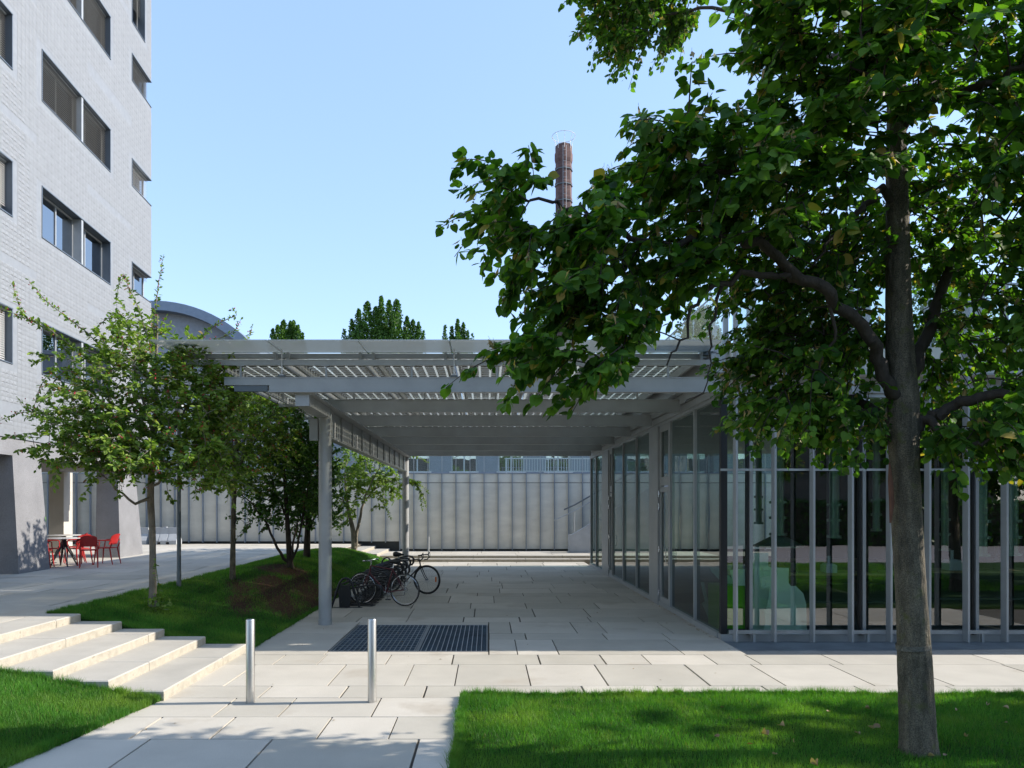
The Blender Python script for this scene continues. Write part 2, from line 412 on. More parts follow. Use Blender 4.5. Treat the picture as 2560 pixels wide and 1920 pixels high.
# ---- stairs: front flight of five long treads
st = empty('stone_steps', 'flight of five broad pale stone steps between the two lawns, front left', 'steps', (-4.7, 9.1, 0))
o = Vector((-4.7, 9.1, 0))
xs = [-3.51, -4.11, -4.71, -5.33, -5.93]
cuts = {0: [9.55], 1: [8.75], 2: [10.0], 3: [9.1], 4: [8.6, 9.9]}
for i, x in enumerate(xs):
    z1 = .11*(i+1); x0 = x-.615 if i < 4 else x-.6
    ed = [7.8+(.0 if i < 3 else .02)]+cuts[i]+[10.5]
    for a, b in zip(ed[:-1], ed[1:]):
        m = MB(o); m.bbox(x0, x, a+.004, b-.004, -.25, z1, .012)
        me = m.mesh('tread', M['step']); me.materials.append(M['riser'])
        for p in me.polygons:
            if abs(p.normal.z) < .5: p.material_index = 1
        link('tread', me, st)
rs_ = empty('rear_steps', 'two long low sunlit steps in front of the panelled wall behind the canopy', 'steps', (2, 27.8, 0))
o = Vector((2, 27.8, 0))
for (ya, yb, z1) in ((27.6, 28.0, .11), (28.0, 28.35, .22)):
    x = -4.2
    while x < 9:
        L = min(random.uniform(1.7, 2.2), 9-x)
        m = MB(o); m.bbox(x+.004, x+L-.004, ya, yb+.02*0, -.2, z1, .01)
        me = m.mesh('tread', M['step']); me.materials.append(M['riser'])
        for p in me.polygons:
            if abs(p.normal.z) < .5: p.material_index = 1
        link('tread', me, rs_); x += L
ss = empty('side_steps', 'three short steps stepping down beside the grass mound by the panelled wall', 'steps', (-4.8, 29, 0))
o = Vector((-4.8, 29, 0))
for (xa, xb, z1) in ((-4.8, -4.2, .33), (-5.4, -4.8, .44)):
    m = MB(o); m.bbox(xa, xb, 27.3, 30.95, -.2, z1, .01); me = m.mesh('tread', M['step']); me.materials.append(M['riser'])
    for p in me.polygons:
        if abs(p.normal.z) < .5: p.material_index = 1
    link('tread', me, ss)

# ================================================================ LAWNS AND GRASS
def sstep(a, b, x): t = np.clip((x-a)/(b-a), 0, 1); return t*t*(3-2*t)
def mound_h(x, y):
    s = np.clip((-3.50-x)/2.95, 0, 1)
    h = TZ*s + (.02+.34*sstep(13, 20, y))*np.sin(np.pi*s)**.9*sstep(10.5, 13, y)
    h = h*(1-.35*sstep(24.5, 27.3, y)) + .1*np.sin(x*2.1+y*.7)*np.sin(np.pi*s)*.25
    return h+.012
def ledge(y): return -3.54-.155*(7.93-y)
def left_h(x, y): return np.minimum(.012+.185*np.clip(ledge(y)-x, 0, 9), TZ-.02)
def right_h(x, y): return .025+.012*np.sin(x*1.7)*np.sin(y*2.3)
def mulch(x, y):
    a = np.exp(-(((x+4.35+.25*np.sin(y*2.1))/1.25)**2+((y-15.3)/3.0)**2)**1.5)*(.8+.2*np.sin(x*7+y*3)); b = np.exp(-(((x+5.0)/.75)**2+((y-17.6)/.8)**2)**1.5)
    return np.maximum(a, b)
def lawn(name, x0f, x1f, y0, y1, hf, m, nx, ny, attr=None, skirt=.12):
    V = []; A = []
    for j in range(ny+1):
        y = y0+(y1-y0)*j/ny; xa, xb = x0f(y), x1f(y)
        for i in range(nx+1):
            x = xa+(xb-xa)*i/nx; V.append((x, y, float(hf(x, y)))); A.append(float(attr(x, y)) if attr else 0)
    idx = np.arange((nx+1)*(ny+1)).reshape(ny+1, nx+1)
    F = np.stack([idx[:-1,:-1], idx[:-1,1:], idx[1:,1:], idx[1:,:-1]], -1).reshape(-1, 4)
    loop = list(idx[0,:])+list(idx[1:,-1])+list(idx[-1,:-1][::-1])+list(idx[1:-1,0][::-1])
    b = len(V); V += [(V[i][0], V[i][1], V[i][2]-skirt) for i in loop]; A += [0]*len(loop)
    n = len(loop); F2 = np.array([(b+k, b+(k+1) % n, loop[(k+1) % n], loop[k]) for k in range(n)])
    return link(name, np_mesh(name, V, [F, F2], m, A, smooth=True))
def wig(y): return .018*math.sin(y*5.1)+.012*math.sin(y*13.7)
lm = struct(lawn('lawn', lambda y: -6.42+(.9 if y > 27 else 0), lambda y: -3.50+wig(y), 10.5, 27.3, mound_h, M['lawn_mulch'], 30, 130, mulch))
ll = struct(lawn('lawn', lambda y: -14, lambda y: ledge(y)+wig(y), 1.0, 7.80, left_h, M['lawn'], 60, 60))
lr = struct(lawn('lawn', lambda y: -.26+wig(y), lambda y: 26, -4, 7.94, right_h, M['lawn'], 60, 40))

def grass(name, n, xy, hf, hmin=.028, hmax=.06, wd=.0045, keep=None):
    x, y = xy(n)
    if keep is not None:
        k = keep(x, y); x, y = x[k], y[k]
    n = len(x); z = hf(x, y)
    a = rng.uniform(0, 2*np.pi, n); h = rng.uniform(hmin, hmax, n)
    patch = .5+.5*np.sin(x*3.1+1.3*np.sin(y*2.3))*np.sin(y*3.7+1.7*np.sin(x*1.9)); h = h*(.75+.45*patch)
    wv = np.where(hasattr(wd, '__len__'), wd, wd)*np.ones(n)*(1+y*.02)
    lean = rng.uniform(0, .8, n)*h; la = rng.uniform(0, 2*np.pi, n)
    dx, dy = np.cos(a)*wv/2, np.sin(a)*wv/2
    V = np.empty((n, 3, 3), np.float32)
    V[:,0] = np.stack([x-dx, y-dy, z-.006], 1); V[:,1] = np.stack([x+dx, y+dy, z-.006], 1)
    V[:,2] = np.stack([x+np.cos(la)*lean, y+np.sin(la)*lean, z+h], 1)
    r_ = np.clip(.25*rng.random(n)+.55*patch*rng.random(n)+.2*rng.random(n), 0, .96)
    r_ = np.where(rng.random(n) < .03, 1.0, r_)
    o = link(name, np_mesh(name, V.reshape(-1, 3), [np.arange(3*n).reshape(-1, 3)], M['blade'], np.repeat(r_, 3)))
    o['kind'] = 'stuff'; return o
grass('grass', 150000, lambda n: (rng.uniform(-.28, 6.2, n), 7.96-2.9*rng.random(n)**1.15), right_h)
grass('grass', 9000, lambda n: (rng.uniform(-.30, -.22, n), rng.uniform(3.5, 7.96, n)), right_h, hmax=.05)
grass('grass', 14000, lambda n: (rng.uniform(-.28, 6.2, n), 7.95+rng.normal(0, .015, n)), right_h, hmax=.055)
grass('grass', 60000, lambda n: (rng.uniform(-.3, 14, n), rng.uniform(-3.9, 5.2, n)), right_h, .04, .08, .012)
grass('grass', 85000, lambda n: (-3.45-3.0*rng.random(n)**1.1, rng.uniform(5.2, 7.81, n)), left_h, keep=lambda x, y: x < ledge(y)+.02)
def tufts(n, k, f):
    c = np.array([f(rng.random()) for _ in range(n)]); i = rng.integers(0, n, k); return c[i,0]+rng.normal(0, .022, k), c[i,1]+rng.normal(0, .022, k)
grass('grass', 5200, lambda n: tufts(90, n, lambda t: (-.26+wig(t*4+3.9), 3.9+4*t)), right_h, .04, .095)
grass('grass', 8200, lambda n: tufts(150, n, lambda t: (-.26+6.3*t, 7.94+.01*math.sin(40*t))), right_h, .04, .10)
grass('grass', 5200, lambda n: tufts(90, n, lambda t: (ledge(5.4+2.4*t)-.01, 5.4+2.4*t)), lambda x, y: np.full(len(x), .012), .04, .095)
grass('grass', 3200, lambda n: tufts(60, n, lambda t: (-3.6-2.0*t, 7.79)), left_h, .04, .11)
grass('grass', 5200, lambda n: tufts(110, n, lambda t: (-3.5, 10.5+9*t)), lambda x, y: np.full(len(x), .012), .03, .08)
grass('grass', 4200, lambda n: tufts(80, n, lambda t: (-6.42, 10.5+10*t)), lambda x, y: np.full(len(x), .54), .03, .08)
grass('grass', 130000, lambda n: (rng.uniform(-6.44, -3.49, n), 10.5+16.7*rng.random(n)**1.7), mound_h, .03, .065, .0055,
      keep=lambda x, y: rng.random(len(x)) > .95*np.clip(mulch(x, y)*1.7-.25, 0, 1))

# ================================================================ OFFICE BUILDING (left)
FA = R(4.46)
bld = empty('office_building', 'tall pale tiled office block with strip windows standing on concrete legs, left edge', 'building', (-9.69, 0, 0), FA)
S0, S1, Z0, Z1 = 5.0, 24.97, 3.88, 24.0
opens = []
for zb in (5.4, 8.8, 12.2, 15.6, 19.0): opens += [(12.85,16.7,zb,zb+1.3,'A'), (17.95,21.8,zb,zb+1.3,'B'), (7.6,11.5,zb,zb+1.3,'A')]
for zb in (5.75, 9.15, 12.5, 15.9, 21.2): opens.append((23.35,24.97,zb,zb+.9,'C'))
opens.append((23.35,24.42,17.8,20.3,'D'))
sb = sorted({S0, S1}|{o[0] for o in opens}|{o[1] for o in opens}); zb_ = sorted({Z0, Z1}|{o[2] for o in opens}|{o[3] for o in opens})
def inside(s, z, mg=0): return any(o[0]-mg < s < o[1]+mg and o[2]-mg < z < o[3]+mg for o in opens)
wl = MB()
for a, b in zip(sb[:-1], sb[1:]):
    for c, d in zip(zb_[:-1], zb_[1:]):
        if not inside((a+b)/2, (c+d)/2): wl.add([(0,a,c),(0,b,c),(0,b,d),(0,a,d)], [(0,1,2,3)])
D = -.32
for (a, b, c, d, k) in opens:                    # reveals of the openings
    wl.add([(0,a,c),(D,a,c),(D,a,d),(0,a,d)], [(0,1,2,3)])
    if k != 'C': wl.add([(0,b,c),(D,b,c),(D,b,d),(0,b,d)], [(0,3,2,1)])
    wl.add([(0,a,c),(0,b,c),(D,b,c),(D,a,c)], [(0,1,2,3)]); wl.add([(0,a,d),(0,b,d),(D,b,d),(D,a,d)], [(0,3,2,1)])
wl.box(-12,-.34,S0,S0+.3,Z0,Z1); wl.box(-12,-.6,24.6,24.969,Z0,Z1); wl.box(-12,-.02,S0,S1,Z1,Z1+.3)
wl.box(-.6,-.34,24.6,24.969,Z0,5.75); 
for a, b in ((6.65,9.15),(10.05,12.5),(13.4,15.9),(16.8,21.2),(22.1,24)): wl.box(-.6,-.001,24.55,24.969,a,b)
wl.build('wall', M['tile_flat'], bld)
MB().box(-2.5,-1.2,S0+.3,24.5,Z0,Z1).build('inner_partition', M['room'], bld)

# relief tiles: low skewed pyramids, real geometry
tw, th = .165, .105
rr_, cc_ = np.meshgrid(np.arange(int((Z1-Z0)/th)), np.arange(int((S1-S0)/tw)), indexing='ij')
rr_, cc_ = rr_.ravel(), cc_.ravel()
ts = S0+cc_*tw+tw/2+.02; tz = Z0+rr_*th+th/2
keep = np.ones(len(ts), bool)
for (a, b, c, d, k) in opens: keep &= ~((ts > a-.16) & (ts < b+.16) & (tz > c-.13) & (tz < d+.13))
for zc in (4.35, 7.75, 11.15, 14.55, 17.95, 21.35):
    for a, b in ((20.3, 23.3), (14.6, 17.75), (9.5, 12.4)): keep &= ~((ts > a) & (ts < b) & (tz > zc-.12) & (tz < zc+.12))
keep &= ts < S1-.02
ts, tz, rr_, cc_ = ts[keep], tz[keep], rr_[keep], cc_[keep]; n = len(ts)
hw, hh = tw/2-.002, th/2-.002
flip = np.where((rr_+cc_) % 2 == 0, 1, -1)
ax = flip*hw*.55; az = np.where(rr_ % 2 == 0, -1, 1)*hh*.45; hp = rng.uniform(.010, .016, n)
V = np.zeros((n, 5, 3), np.float32)
for i, (p, q) in enumerate(((-1,-1),(1,-1),(1,1),(-1,1))): V[:,i] = np.stack([np.full(n, .003), ts+p*hw, tz+q*hh], 1)
V[:,4] = np.stack([hp, ts+ax, tz+az], 1)
ca, sa = math.cos(FA), math.sin(FA)
wx, wy = -9.69-sa*ts, ca*ts; uu, vv_ = 1219+1800*wx/wy, 1268-1800*(tz-H)/wy      # the 300 tiles that show largest are parts of their own
score = np.where((uu > 2) & (vv_ > 5) & (vv_ < 1060), wy+.15*np.abs(tz-9), 99); near = np.argsort(score)[:300]
tile_me = {}
for i in near:
    key = (int(flip[i]), int(rr_[i] % 2))
    if key not in tile_me:
        b = MB(); b.add([(0,-hw,-hh),(0,hw,-hh),(0,hw,hh),(0,-hw,hh),(.0105,key[0]*hw*.55,(-1 if key[1] == 0 else 1)*hh*.45)], [(0,1,4),(1,2,4),(2,3,4),(3,0,4)]); tile_me[key] = b.mesh('wall_tile', M['tile'])
    link('wall_tile', tile_me[key], bld, (.003, ts[i], tz[i]))
rest = np.ones(n, bool); rest[near] = False
V = V[rest]; n = len(V); base = np.arange(n)[:,None]*5
F = np.concatenate([base+np.array(f) for f in ((0,1,4),(1,2,4),(2,3,4),(3,0,4))])
o = link('relief_tiles', np_mesh('relief_tiles', V.reshape(-1, 3), [F], M['tile']), bld); o['kind'] = 'stuff'

# windows
slat_me = MB().obox((0,0,0), (.045,1,.004), Matrix.Rotation(R(28), 3, 'Y')).mesh('slat', M['slat'])
slat_lt = MB().obox((0,0,0), (.045,1,.004), Matrix.Rotation(R(55), 3, 'Y')).mesh('slat', M['slat_light'])
def window(a, b, c, d, splits, blind=None, mull=None, wrap=False, label=None):
    root = MB(); t = .045
    rv = MB()                                   # dark metal lining just proud of the wall
    rv.box(D,.012,a+.002,a+.03,c+.03,d-.03); rv.box(D,.02,a+.002,b-.002,c+.002,c+.028); rv.box(D,.02,a+.002,b-.002,d-.028,d-.002)
    if not wrap: rv.box(D,.012,b-.03,b-.002,c+.03,d-.03)
    f = rv.build('window', M['reveal'], bld)
    fr = MB(); xs_ = [a+.03]+splits+[b-.03]
    fr.box(-.29,-.23,a+.031,b-.031,c+.03,c+.03+t); fr.box(-.29,-.23,a+.031,b-.031,d-.03-t,d-.03)
    for s in xs_:
        fr.box(-.288,-.232, max(a+.032,s-t/2), min(b-.032,s+t/2), c+.03+t, d-.03-t)
    if mull: fr.box(-.225,.0,mull-.05,mull+.05,c+.03,d-.03)
    if wrap: fr.box(-.29,-.23,b-.1,b-.03,c+.03,d-.03)
    fr.build('frame', M['alu_light'], f)
    for p, q in zip(xs_[:-1], xs_[1:]):
        MB().box(-.262,-.256,p+t/2,q-t/2,c+.03+t,d-.03-t).build('pane', M['glass_win'], f)
    if blind:
        z0b = c+.03+(d-c)*(1-blind[0]); lite = blind[1]
        segs = [(a+.06, (mull-.06) if mull else b-.06)]+([(mull+.06, b-.06)] if mull else [])
        for (p, q) in segs:
            z = d-.07
            while z > z0b:
                link('slat', slat_lt if lite else slat_me, f, (-.14, (p+q)/2, z), None, (1, q-p, 1)); z -= .052
            MB().box(-.18,-.10,p,q,d-.065,d-.03).build('blind_box', M['alu_light'], f)
    return f
state = {5.4: (None, None), 8.8: ((.86, True), None), 12.2: ((1, False), (1, False)), 15.6: ((1, False), (1, False)), 19.0: ((.6, False), None)}
for (a, b, c, d, k) in opens:
    if k == 'A': bl = state[c][0] if c != 5.4 else (1, True)
    elif k == 'B': bl = state[c][1]
    elif k == 'C': bl = {5.75: None, 9.15: (.25, False), 12.5: (1, True), 15.9: (1, False), 21.2: None}[c]
    else: bl = (.72, True)
    if k in 'AB': window(a, b, c, d, [a+.35, a+1.15, a+2.05, a+2.75], bl, a+2.1)
    elif k == 'C': window(a, b, c, d, [a+.75], bl, None, True)
    else: window(a, b, c, d, [a+.55], bl)

# legs and undercroft
g = M['granite']
def leg(s0, s1, t0, t1, xb, zt):
    m = MB(); m.add([(.12,s0,TZ-.1),(.12,s1+.12,TZ-.1),(-xb,s1+.12,TZ-.1),(-xb,s0,TZ-.1),(0,t0,zt),(0,t1,zt),(-xb,t1,zt),(-xb,t0,zt)],
        [(0,3,2,1),(4,5,6,7),(0,1,5,4),(1,2,6,5),(2,3,7,6),(3,0,4,7)])
    return m.build('concrete_leg', g, bld)
leg(16.75,18.0,16.7,17.9,.95,3.3); leg(22.2,23.85,22.3,23.6,.62,3.3); leg(10.0,11.6,10.1,11.5,.95,3.3)
MB().box(-12,-.004,S0,24.9,3.3,3.70).build('ground_floor_beam', g, bld)
MB().box(-12,.03,S0-.02,24.95,3.70,3.88).build('ledge', M['tile_flat'], bld)
MB().box(-3.2,-2.72,24.6,25.2,TZ-.05,3.29).build('plaster_pier', M['cream'], bld)
leg2 = MB().box(-6.5,-5.6,17.2,17.7,TZ-.05,3.29).build('plaster_pier', M['cream'], bld)
MB().box(-9.0,-8.2,20.2,21.0,TZ-.05,3.29).build('plaster_pier', M['cream'], bld)

# ================================================================ REAR PANEL WALL
wall = empty('panelled_wall', 'long wall of vertical cement panels with projecting steel fins behind the canopy', 'wall', (0, 31, 0))
o = Vector((0, 31, 0))
panel_lo = MB().box(-.292,.292,0,.05,0,1).mesh('panel', M['panel'])
MB(o).box(-22,14,31.07,31.4,-.2,3.5).build('backing', M['ink'], wall)
MB(o).box(-22,14,31.0,31.45,3.535,3.56).build('cap', M['alu_light'], wall)
fin_me = MB().box(-.016,.016,-.13,0,0,1).mesh('fin', M['fin'])
rod_me = MB().box(-.011,.011,-.07,-.01,0,1).mesh('glass_post', M['alu_light'])
k = -31
while True:
    x = -2.57+.6045*k
    if x > 13.5: break
    zb = .25 if x > -4.3 else TZ+.03
    link('panel', panel_lo, wall, (x+.302, .02, zb+.05), None, (1, 1, 3.14-zb-.05))
    link('panel', panel_lo, wall, (x+.302, .02, 3.165), None, (1, 1, .365))
    link('fin', fin_me, wall, (x, .02, zb), None, (1, 1, 3.56-zb)); link('glass_post', rod_me, wall, (x, .02, 3.56), None, (1, 1, 1.25))
    k += 1
gl = MB(o); gl.box(-22,13.5,31.03,31.042,3.62,4.75); gl.build('glass_balustrade', M['glass_thin'], wall)

# white road barriers before it
def barrier(x, y, rz, label):
    e = empty('road_barrier', label, 'barrier', (x, y, TZ), rz, 'concrete road barriers by the wall')
    prof = [(-.28,.10),(-.28,.16),(-.10,.44),(-.08,.70),(.08,.70),(.10,.44),(.28,.16),(.28,.10)]
    b = MB()
    pr = [(x_, z_) for x_, z_ in prof]
    def P(t, p): return (t, p[0], p[1])
    L = .56
    for (a, c, dpt) in ((-L,-.22,0),(-.22,-.17,.05),(-.17,.15,0),(.15,.20,.05),(.20,L,0)):
        q = [(y_*(1-dpt*2) if z_ < .5 else y_, z_) for y_, z_ in pr]
        n_ = len(q); b.add([P(a, p) for p in q]+[P(c, p) for p in q], [tuple(range(n_)), tuple(range(n_, 2*n_))[::-1]]+[(i, n_+i, n_+(i+1) % n_, (i+1) % n_) for i in range(n_)])
    b.box(-L,-.24,-.28,.28,0,.1); b.box(-.10,.12,-.28,.28,0,.1); b.box(.26,L,-.28,.28,0,.1)
    b.build('body', M['barrier'], e)
    MB().box(-.06,.06,-.05,.05,.70,.73).build('lifting_lug', M['barrier'], e)
barrier(-14.75, 30.2, 0, 'left one of two low pale concrete barriers standing against the panelled wall')
barrier(-13.48, 30.15, 0, 'right one of two low pale concrete barriers standing against the panelled wall')

# ================================================================ CANOPY
can = empty('glass_canopy', 'open grey steel canopy roofed with solar glass over the paved passage', 'canopy', (-2.91, 12.9, 0))
o = Vector((-2.91, 12.9, 0)); A = M['alu']
for y, zt in ((12.9, 3.86), (25.55, 3.86)):
    c = MB(o); c.lathe((-2.91, y, 0), [(.115,0),(.115,zt)], 32); col_ = c.build('column', A, can, True)
    MB(o).lathe((-2.91, y, 0), [(.122,0),(.122,.10),(.116,.104)], 32).build('base_ring', A, col_, True)
    MB(o).box(-3.18,-3.03,y-.06,y+.02,3.29,3.68).build('bracket_plate', A, col_)
b = MB(o)                                        # edge beam along the columns: short nose, then a deep girder
b.box(-3.12,-2.72,11.3,25.95,3.868,3.888); b.box(-3.02,-2.80,11.3,12.78,3.69,3.866)
b.box(-2.925,-2.895,13.03,25.42,3.37,3.866); b.box(-2.99,-2.83,13.03,25.42,3.345,3.37)
yy = 13.03
while yy < 25.4: b.box(-2.955,-2.865,yy,yy+.012,3.372,3.864); yy += 1.16
b.build('edge_girder', A, can)
for k in range(7):
    y = 11.25+2.32*k
    b = MB(o); xl = -4.1 if k == 0 else -3.6
    b.box(xl,3.62,y-.055,y+.055,4.11,4.125); b.box(-3.42,3.62,y-.055,y+.055,3.89,3.905)
    b.box(xl,3.62,y-.045,y+.045,4.0,4.109); b.box(-3.40,3.62,y-.044,y+.044,3.906,4.0)
    b.build('cross_beam', A, can)
    if k == 0: MB(o).box(-3.95,-3.43,y-.03,y+.03,3.905,3.998).build('beam_stub', M['alu_dark'], can)
    for j in range(6):
        x = -3.24+1.34*j+.71-.67+.0
        p = MB(o); x = -2.52+1.335*(j-1); p.box(x-.014,x+.014,y-.014,y+.014,4.126,4.305); p.box(x-.06,x+.06,y-.03,y+.03,4.3,4.312)
        p.build('post', A, can)
joints = [-4.58+1.34*j for j in range(7)]
MB(o).box(-4.75,3.5,11.22,11.28,4.313,4.40).build('front_rail', A, can)
MB(o).box(-4.72,3.5,11.40,11.46,4.46,4.53).build('glazing_edge', M['alu_light'], can)
for k in range(1, 7): MB(o).box(-4.6,3.47,11.22+2.32*k,11.28+2.32*k,4.313,4.37).build('cross_rail', A, can)
for x in joints:
    for s in (-.1, .1): MB(o).box(x+s-.02,x+s+.02,11.3,25.8,4.375 if False else 4.40,4.53).build('purlin', A, can)
cellb = MB()
for i in range(7):
    for j in range(12):
        x = -.60+.185*i-.037*0; y = .04+.187*j
        cellb.box(x,x+.145,y,y+.134,0,.003)
cell_me = cellb.mesh('solar_cells', M['cell'])
pane_me = MB().box(-.655,.655,.01,2.31,.006,.016).mesh('solar_panel', M['glass_pv'])
for j in range(6):
    for k in range(6):
        x = (joints[j]+joints[j+1])/2
        p = link('solar_panel', pane_me, can, Vector((x, 11.46+2.32*k, 4.535))-o)
        c = link('solar_cells', cell_me, p); c['kind'] = 'stuff'
MB(o).box(-4.6,3.47,25.42,25.46,4.46,4.55).build('glazing_edge', M['alu_light'], can)
ed = [-5.02]+joints[1:]+[3.48]
ed = [-4.98,-3.24,-1.90,-.56,.78,2.12,3.46]
for a, b_ in zip(ed[:-1], ed[1:]):
    MB(o).box(a+.006,b_-.006,10.60,11.44,4.553,4.569).build('front_glass', M['glass_dirty'], can)
    MB(o).box(b_-.012,b_+.000,10.60,11.40,4.545,4.552).build('glass_clip', M['alu_light'], can)
for x in (-3.2, -.52, 2.16):
    m = MB(o); m.tube([(x,11.2,4.56),(x,11.2,4.17)], .009, 8); m.tube([(x-.03,11.2,4.15),(x+.03,11.2,4.15)], .03, 8); m.build('tie_rod', M['steel'], can)
    MB(o).box(x-.055,x+.055,11.17,11.235,4.126,4.15).build('rod_foot', M['alu_dark'], can)
MB(o).box(3.48,3.70,11.2,25.9,4.2,4.49).build('gutter_box', M['alu_light'], can)
MB(o).box(3.56,3.705,11.18,25.9,4.495,4.63).build('gutter_cap', M['alu_light'], can)
MB(o).box(3.40,3.60,11.35,25.9,4.50,4.56).build('glazing_channel', M['alu_dark'], can)

# ================================================================ GLASS PAVILION (right)
pv = empty('glass_pavilion', 'low glass workshop pavilion with vertical fins, right of the canopy', 'building', (3.74, 11.45, 0))
o = Vector((3.74, 11.45, 0)); XE = 15.0; AL, AD = M['alu_light'], M['alu_dark']
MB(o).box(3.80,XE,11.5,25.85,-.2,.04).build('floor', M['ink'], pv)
MB(o).box(3.78,XE,11.55,25.9,4.02,4.60).build('roof', A, pv)
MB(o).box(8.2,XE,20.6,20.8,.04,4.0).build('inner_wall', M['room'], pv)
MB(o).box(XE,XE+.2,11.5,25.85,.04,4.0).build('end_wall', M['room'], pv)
x = 3.82
while x < XE: 
    MB(o).box(x+.004,min(x+1.19,XE)-.004,11.30,11.36,4.20,4.61).build('fascia_panel', M['panel'], pv); x += 1.19
MB(o).box(3.74,XE,11.22,11.40,4.165,4.195).build('eaves_ledge', AL, pv)
MB(o).box(3.70,XE,11.36,11.62,3.90,4.02).box(3.66,3.88,11.63,26.0,3.90,4.02).build('lintel', A, pv)
MB(o).box(3.715,XE,11.40,11.58,3.84,3.898).box(3.69,3.84,11.60,26.0,3.84,3.898).build('head_frame', AL, pv)
MB(o).box(3.60,3.74,11.45,25.95,4.03,4.19).build('side_girder', A, pv)
MB(o).box(3.70,3.80,11.41,11.50,.09,3.838).build('corner_mullion', M['black'], pv)
MB(o).box(3.70,XE,11.40,11.56,-.1,.085).box(3.68,3.82,11.57,26.0,-.1,.085).build('base_channel', A, pv)
MB(o).box(3.76,XE,11.19,11.23,.13,.185).build('bottom_rail', AL, pv)
MB(o).box(3.62,XE,11.18,11.205,2.665,2.70).build('mid_rail', AL, pv)
fm = MB().box(-.016,.016,0,.13,0,5.62).mesh('fin', M['fin_grey'])
k = 0; x = 3.82
while x < XE: link('fin', fm, pv, Vector((x, 11.03, .03))-o); x += .5925
mx = [4.15]
while mx[-1]+1.78 < XE: mx.append(mx[-1]+1.78)
for x in mx:
    MB(o).box(x-.024,x+.024,11.33,11.439,.09,3.838).build('mullion', M['fin_grey'], pv)
    MB(o).box(x-.062,x-.030,11.36,11.438,.09,3.838).build('gasket', M['black'], pv)
    MB(o).box(x-.03,x+.03,11.2,11.46,4.62,5.60).build('upstand_post', AL, pv)
x = 4.15
while x < XE: MB(o).box(x-.02,x+.02,11.20,11.24,-.03,.128).build('rail_foot', AL, pv); x += .89
ed = [3.80]+mx+[XE]
for a, b in zip(ed[:-1], ed[1:]):
    MB(o).box(a+.01,b-.01,11.445,11.457,.088,3.838).build('pane', M['glass'], pv)
    MB(o).box(a+.02,b-.02,11.245,11.257,4.66,5.56).build('upstand_pane', M['glass_thin'], pv)
MB(o).box(3.72,XE,11.23,11.27,5.565,5.605).build('upstand_rail', AL, pv)
sy = [11.5,12.9,14.62]                           # side wall towards the passage
for a, b in ((11.5,12.9),(12.9,14.62),(16.32,17.95),(17.95,19.7),(19.7,21.4),(23.05,24.6),(24.6,25.95)):
    MB(o).box(3.745,3.757,a+.02,b-.02,.088,3.838).build('pane', M['glass_side'], pv)
for y in (12.9,14.62,17.95,19.7,24.6): MB(o).box(3.695,3.742,y-.028,y+.028,.088,3.838).build('mullion', AL if y < 16 else A, pv)
for a, b in ((15.5,16.32),(21.9,23.05)): MB(o).box(3.66,3.80,a,b,.0,3.838).build('solid_panel', A, pv)
MB(o).box(3.70,3.78,25.9,25.98,.088,3.838).build('mullion', AL, pv)
for (a, b) in ((14.66,15.48),(21.42,21.88)):
    d = MB(o); d.box(3.70,3.76,a,a+.09,.02,3.838); d.box(3.70,3.76,b-.12,b,.02,3.838); d.box(3.70,3.76,a+.09,b-.12,.02,.2)
    d.box(3.70,3.76,a+.09,b-.12,2.42,2.52); d.box(3.701,3.76,a+.09,b-.12,2.56,2.74); d.box(3.70,3.76,a+.09,b-.12,3.70,3.838)
    dr = d.build('door', A, pv)
    MB(o).box(3.725,3.735,a+.09,b-.12,.2,2.42).box(3.725,3.735,a+.09,b-.12,2.74,3.70).build('pane', M['glass_side'], dr)
    for z in (2.39,2.12,1.2,.28):
        h = MB(o); h.tube([(3.675,b-.02,z-.07),(3.675,b-.02,z+.07)],.014,8); h.box(3.68,3.70,b-.07,b+.05,z-.02,z+.02); h.build('hinge', M['rim'], dr)
    hd = MB(o); hd.tube([(3.70,a+.05,.95),(3.64,a+.05,.97),(3.64,a+.05,1.25),(3.70,a+.05,1.27)],.011,8); hd.build('handle', M['rim'], dr)
ys_ = [11.32]+[13.05+1.75*i for i in range(8)]
for a, b in zip(ys_[:-1], ys_[1:]):
    MB(o).box(3.712,3.722,a+.01,b-.01,4.64,5.58).build('upstand_pane', M['glass_thin'], pv)
MB(o).box(3.705,3.73,11.28,25.3,5.58,5.60).build('upstand_rail', AL, pv)
MB(o).box(3.69,3.76,11.24,11.30,4.62,5.60).build('upstand_post', AL, pv)
for y in ys_[1:]: MB(o).box(3.724,3.74,y-.01,y+.01,4.62,5.575).build('upstand_post', AL, pv)

# workshop inside
def duct(x, y, r, zb, label, hood=False):
    e = empty('extraction_duct', label, 'duct', (x, y, zb), 0, 'vertical ducts behind the glass')
    f = Vector((x, y, zb)); gm = M['duct']
    MB(f).lathe((x,y,zb), [(r,0),(r,4.01-zb)], 20).build('pipe', gm, e, True)
    for z in (.0,.32,.62): MB(f).lathe((x,y,zb+z), [(r*1.5,0),(r*1.5,.05)], 20).build('flange', gm, e, True)
    if hood: MB(f).lathe((x,y,zb-.22), [(r*4.2,0),(r*4.2,.03),(r,.22)], 24).build('hood', gm, e, True)
M['duct'] = pmat('greenish_zinc_duct', (.22, .29, .26), .35, metal=.5, var=.1)
duct(5.65,14,.11,1.55,'stout pipe with a wide conical hood behind the second fin bay', True)
duct(6.74,14,.09,1.5,'flanged pipe in the middle of the glass bay left of the big tree')
duct(6.4,17,.07,1.7,'thin pipe between the two stouter ducts left of the big tree')
duct(8.1,15,.07,1.6,'slim pipe seen just left of the big trunk')
duct(9.4,14.8,.07,1.2,'slim pipe seen just right of the big trunk')
duct(9.05,13.2,.10,1.2,'stout flanged pipe, left one of the pair at the right edge')
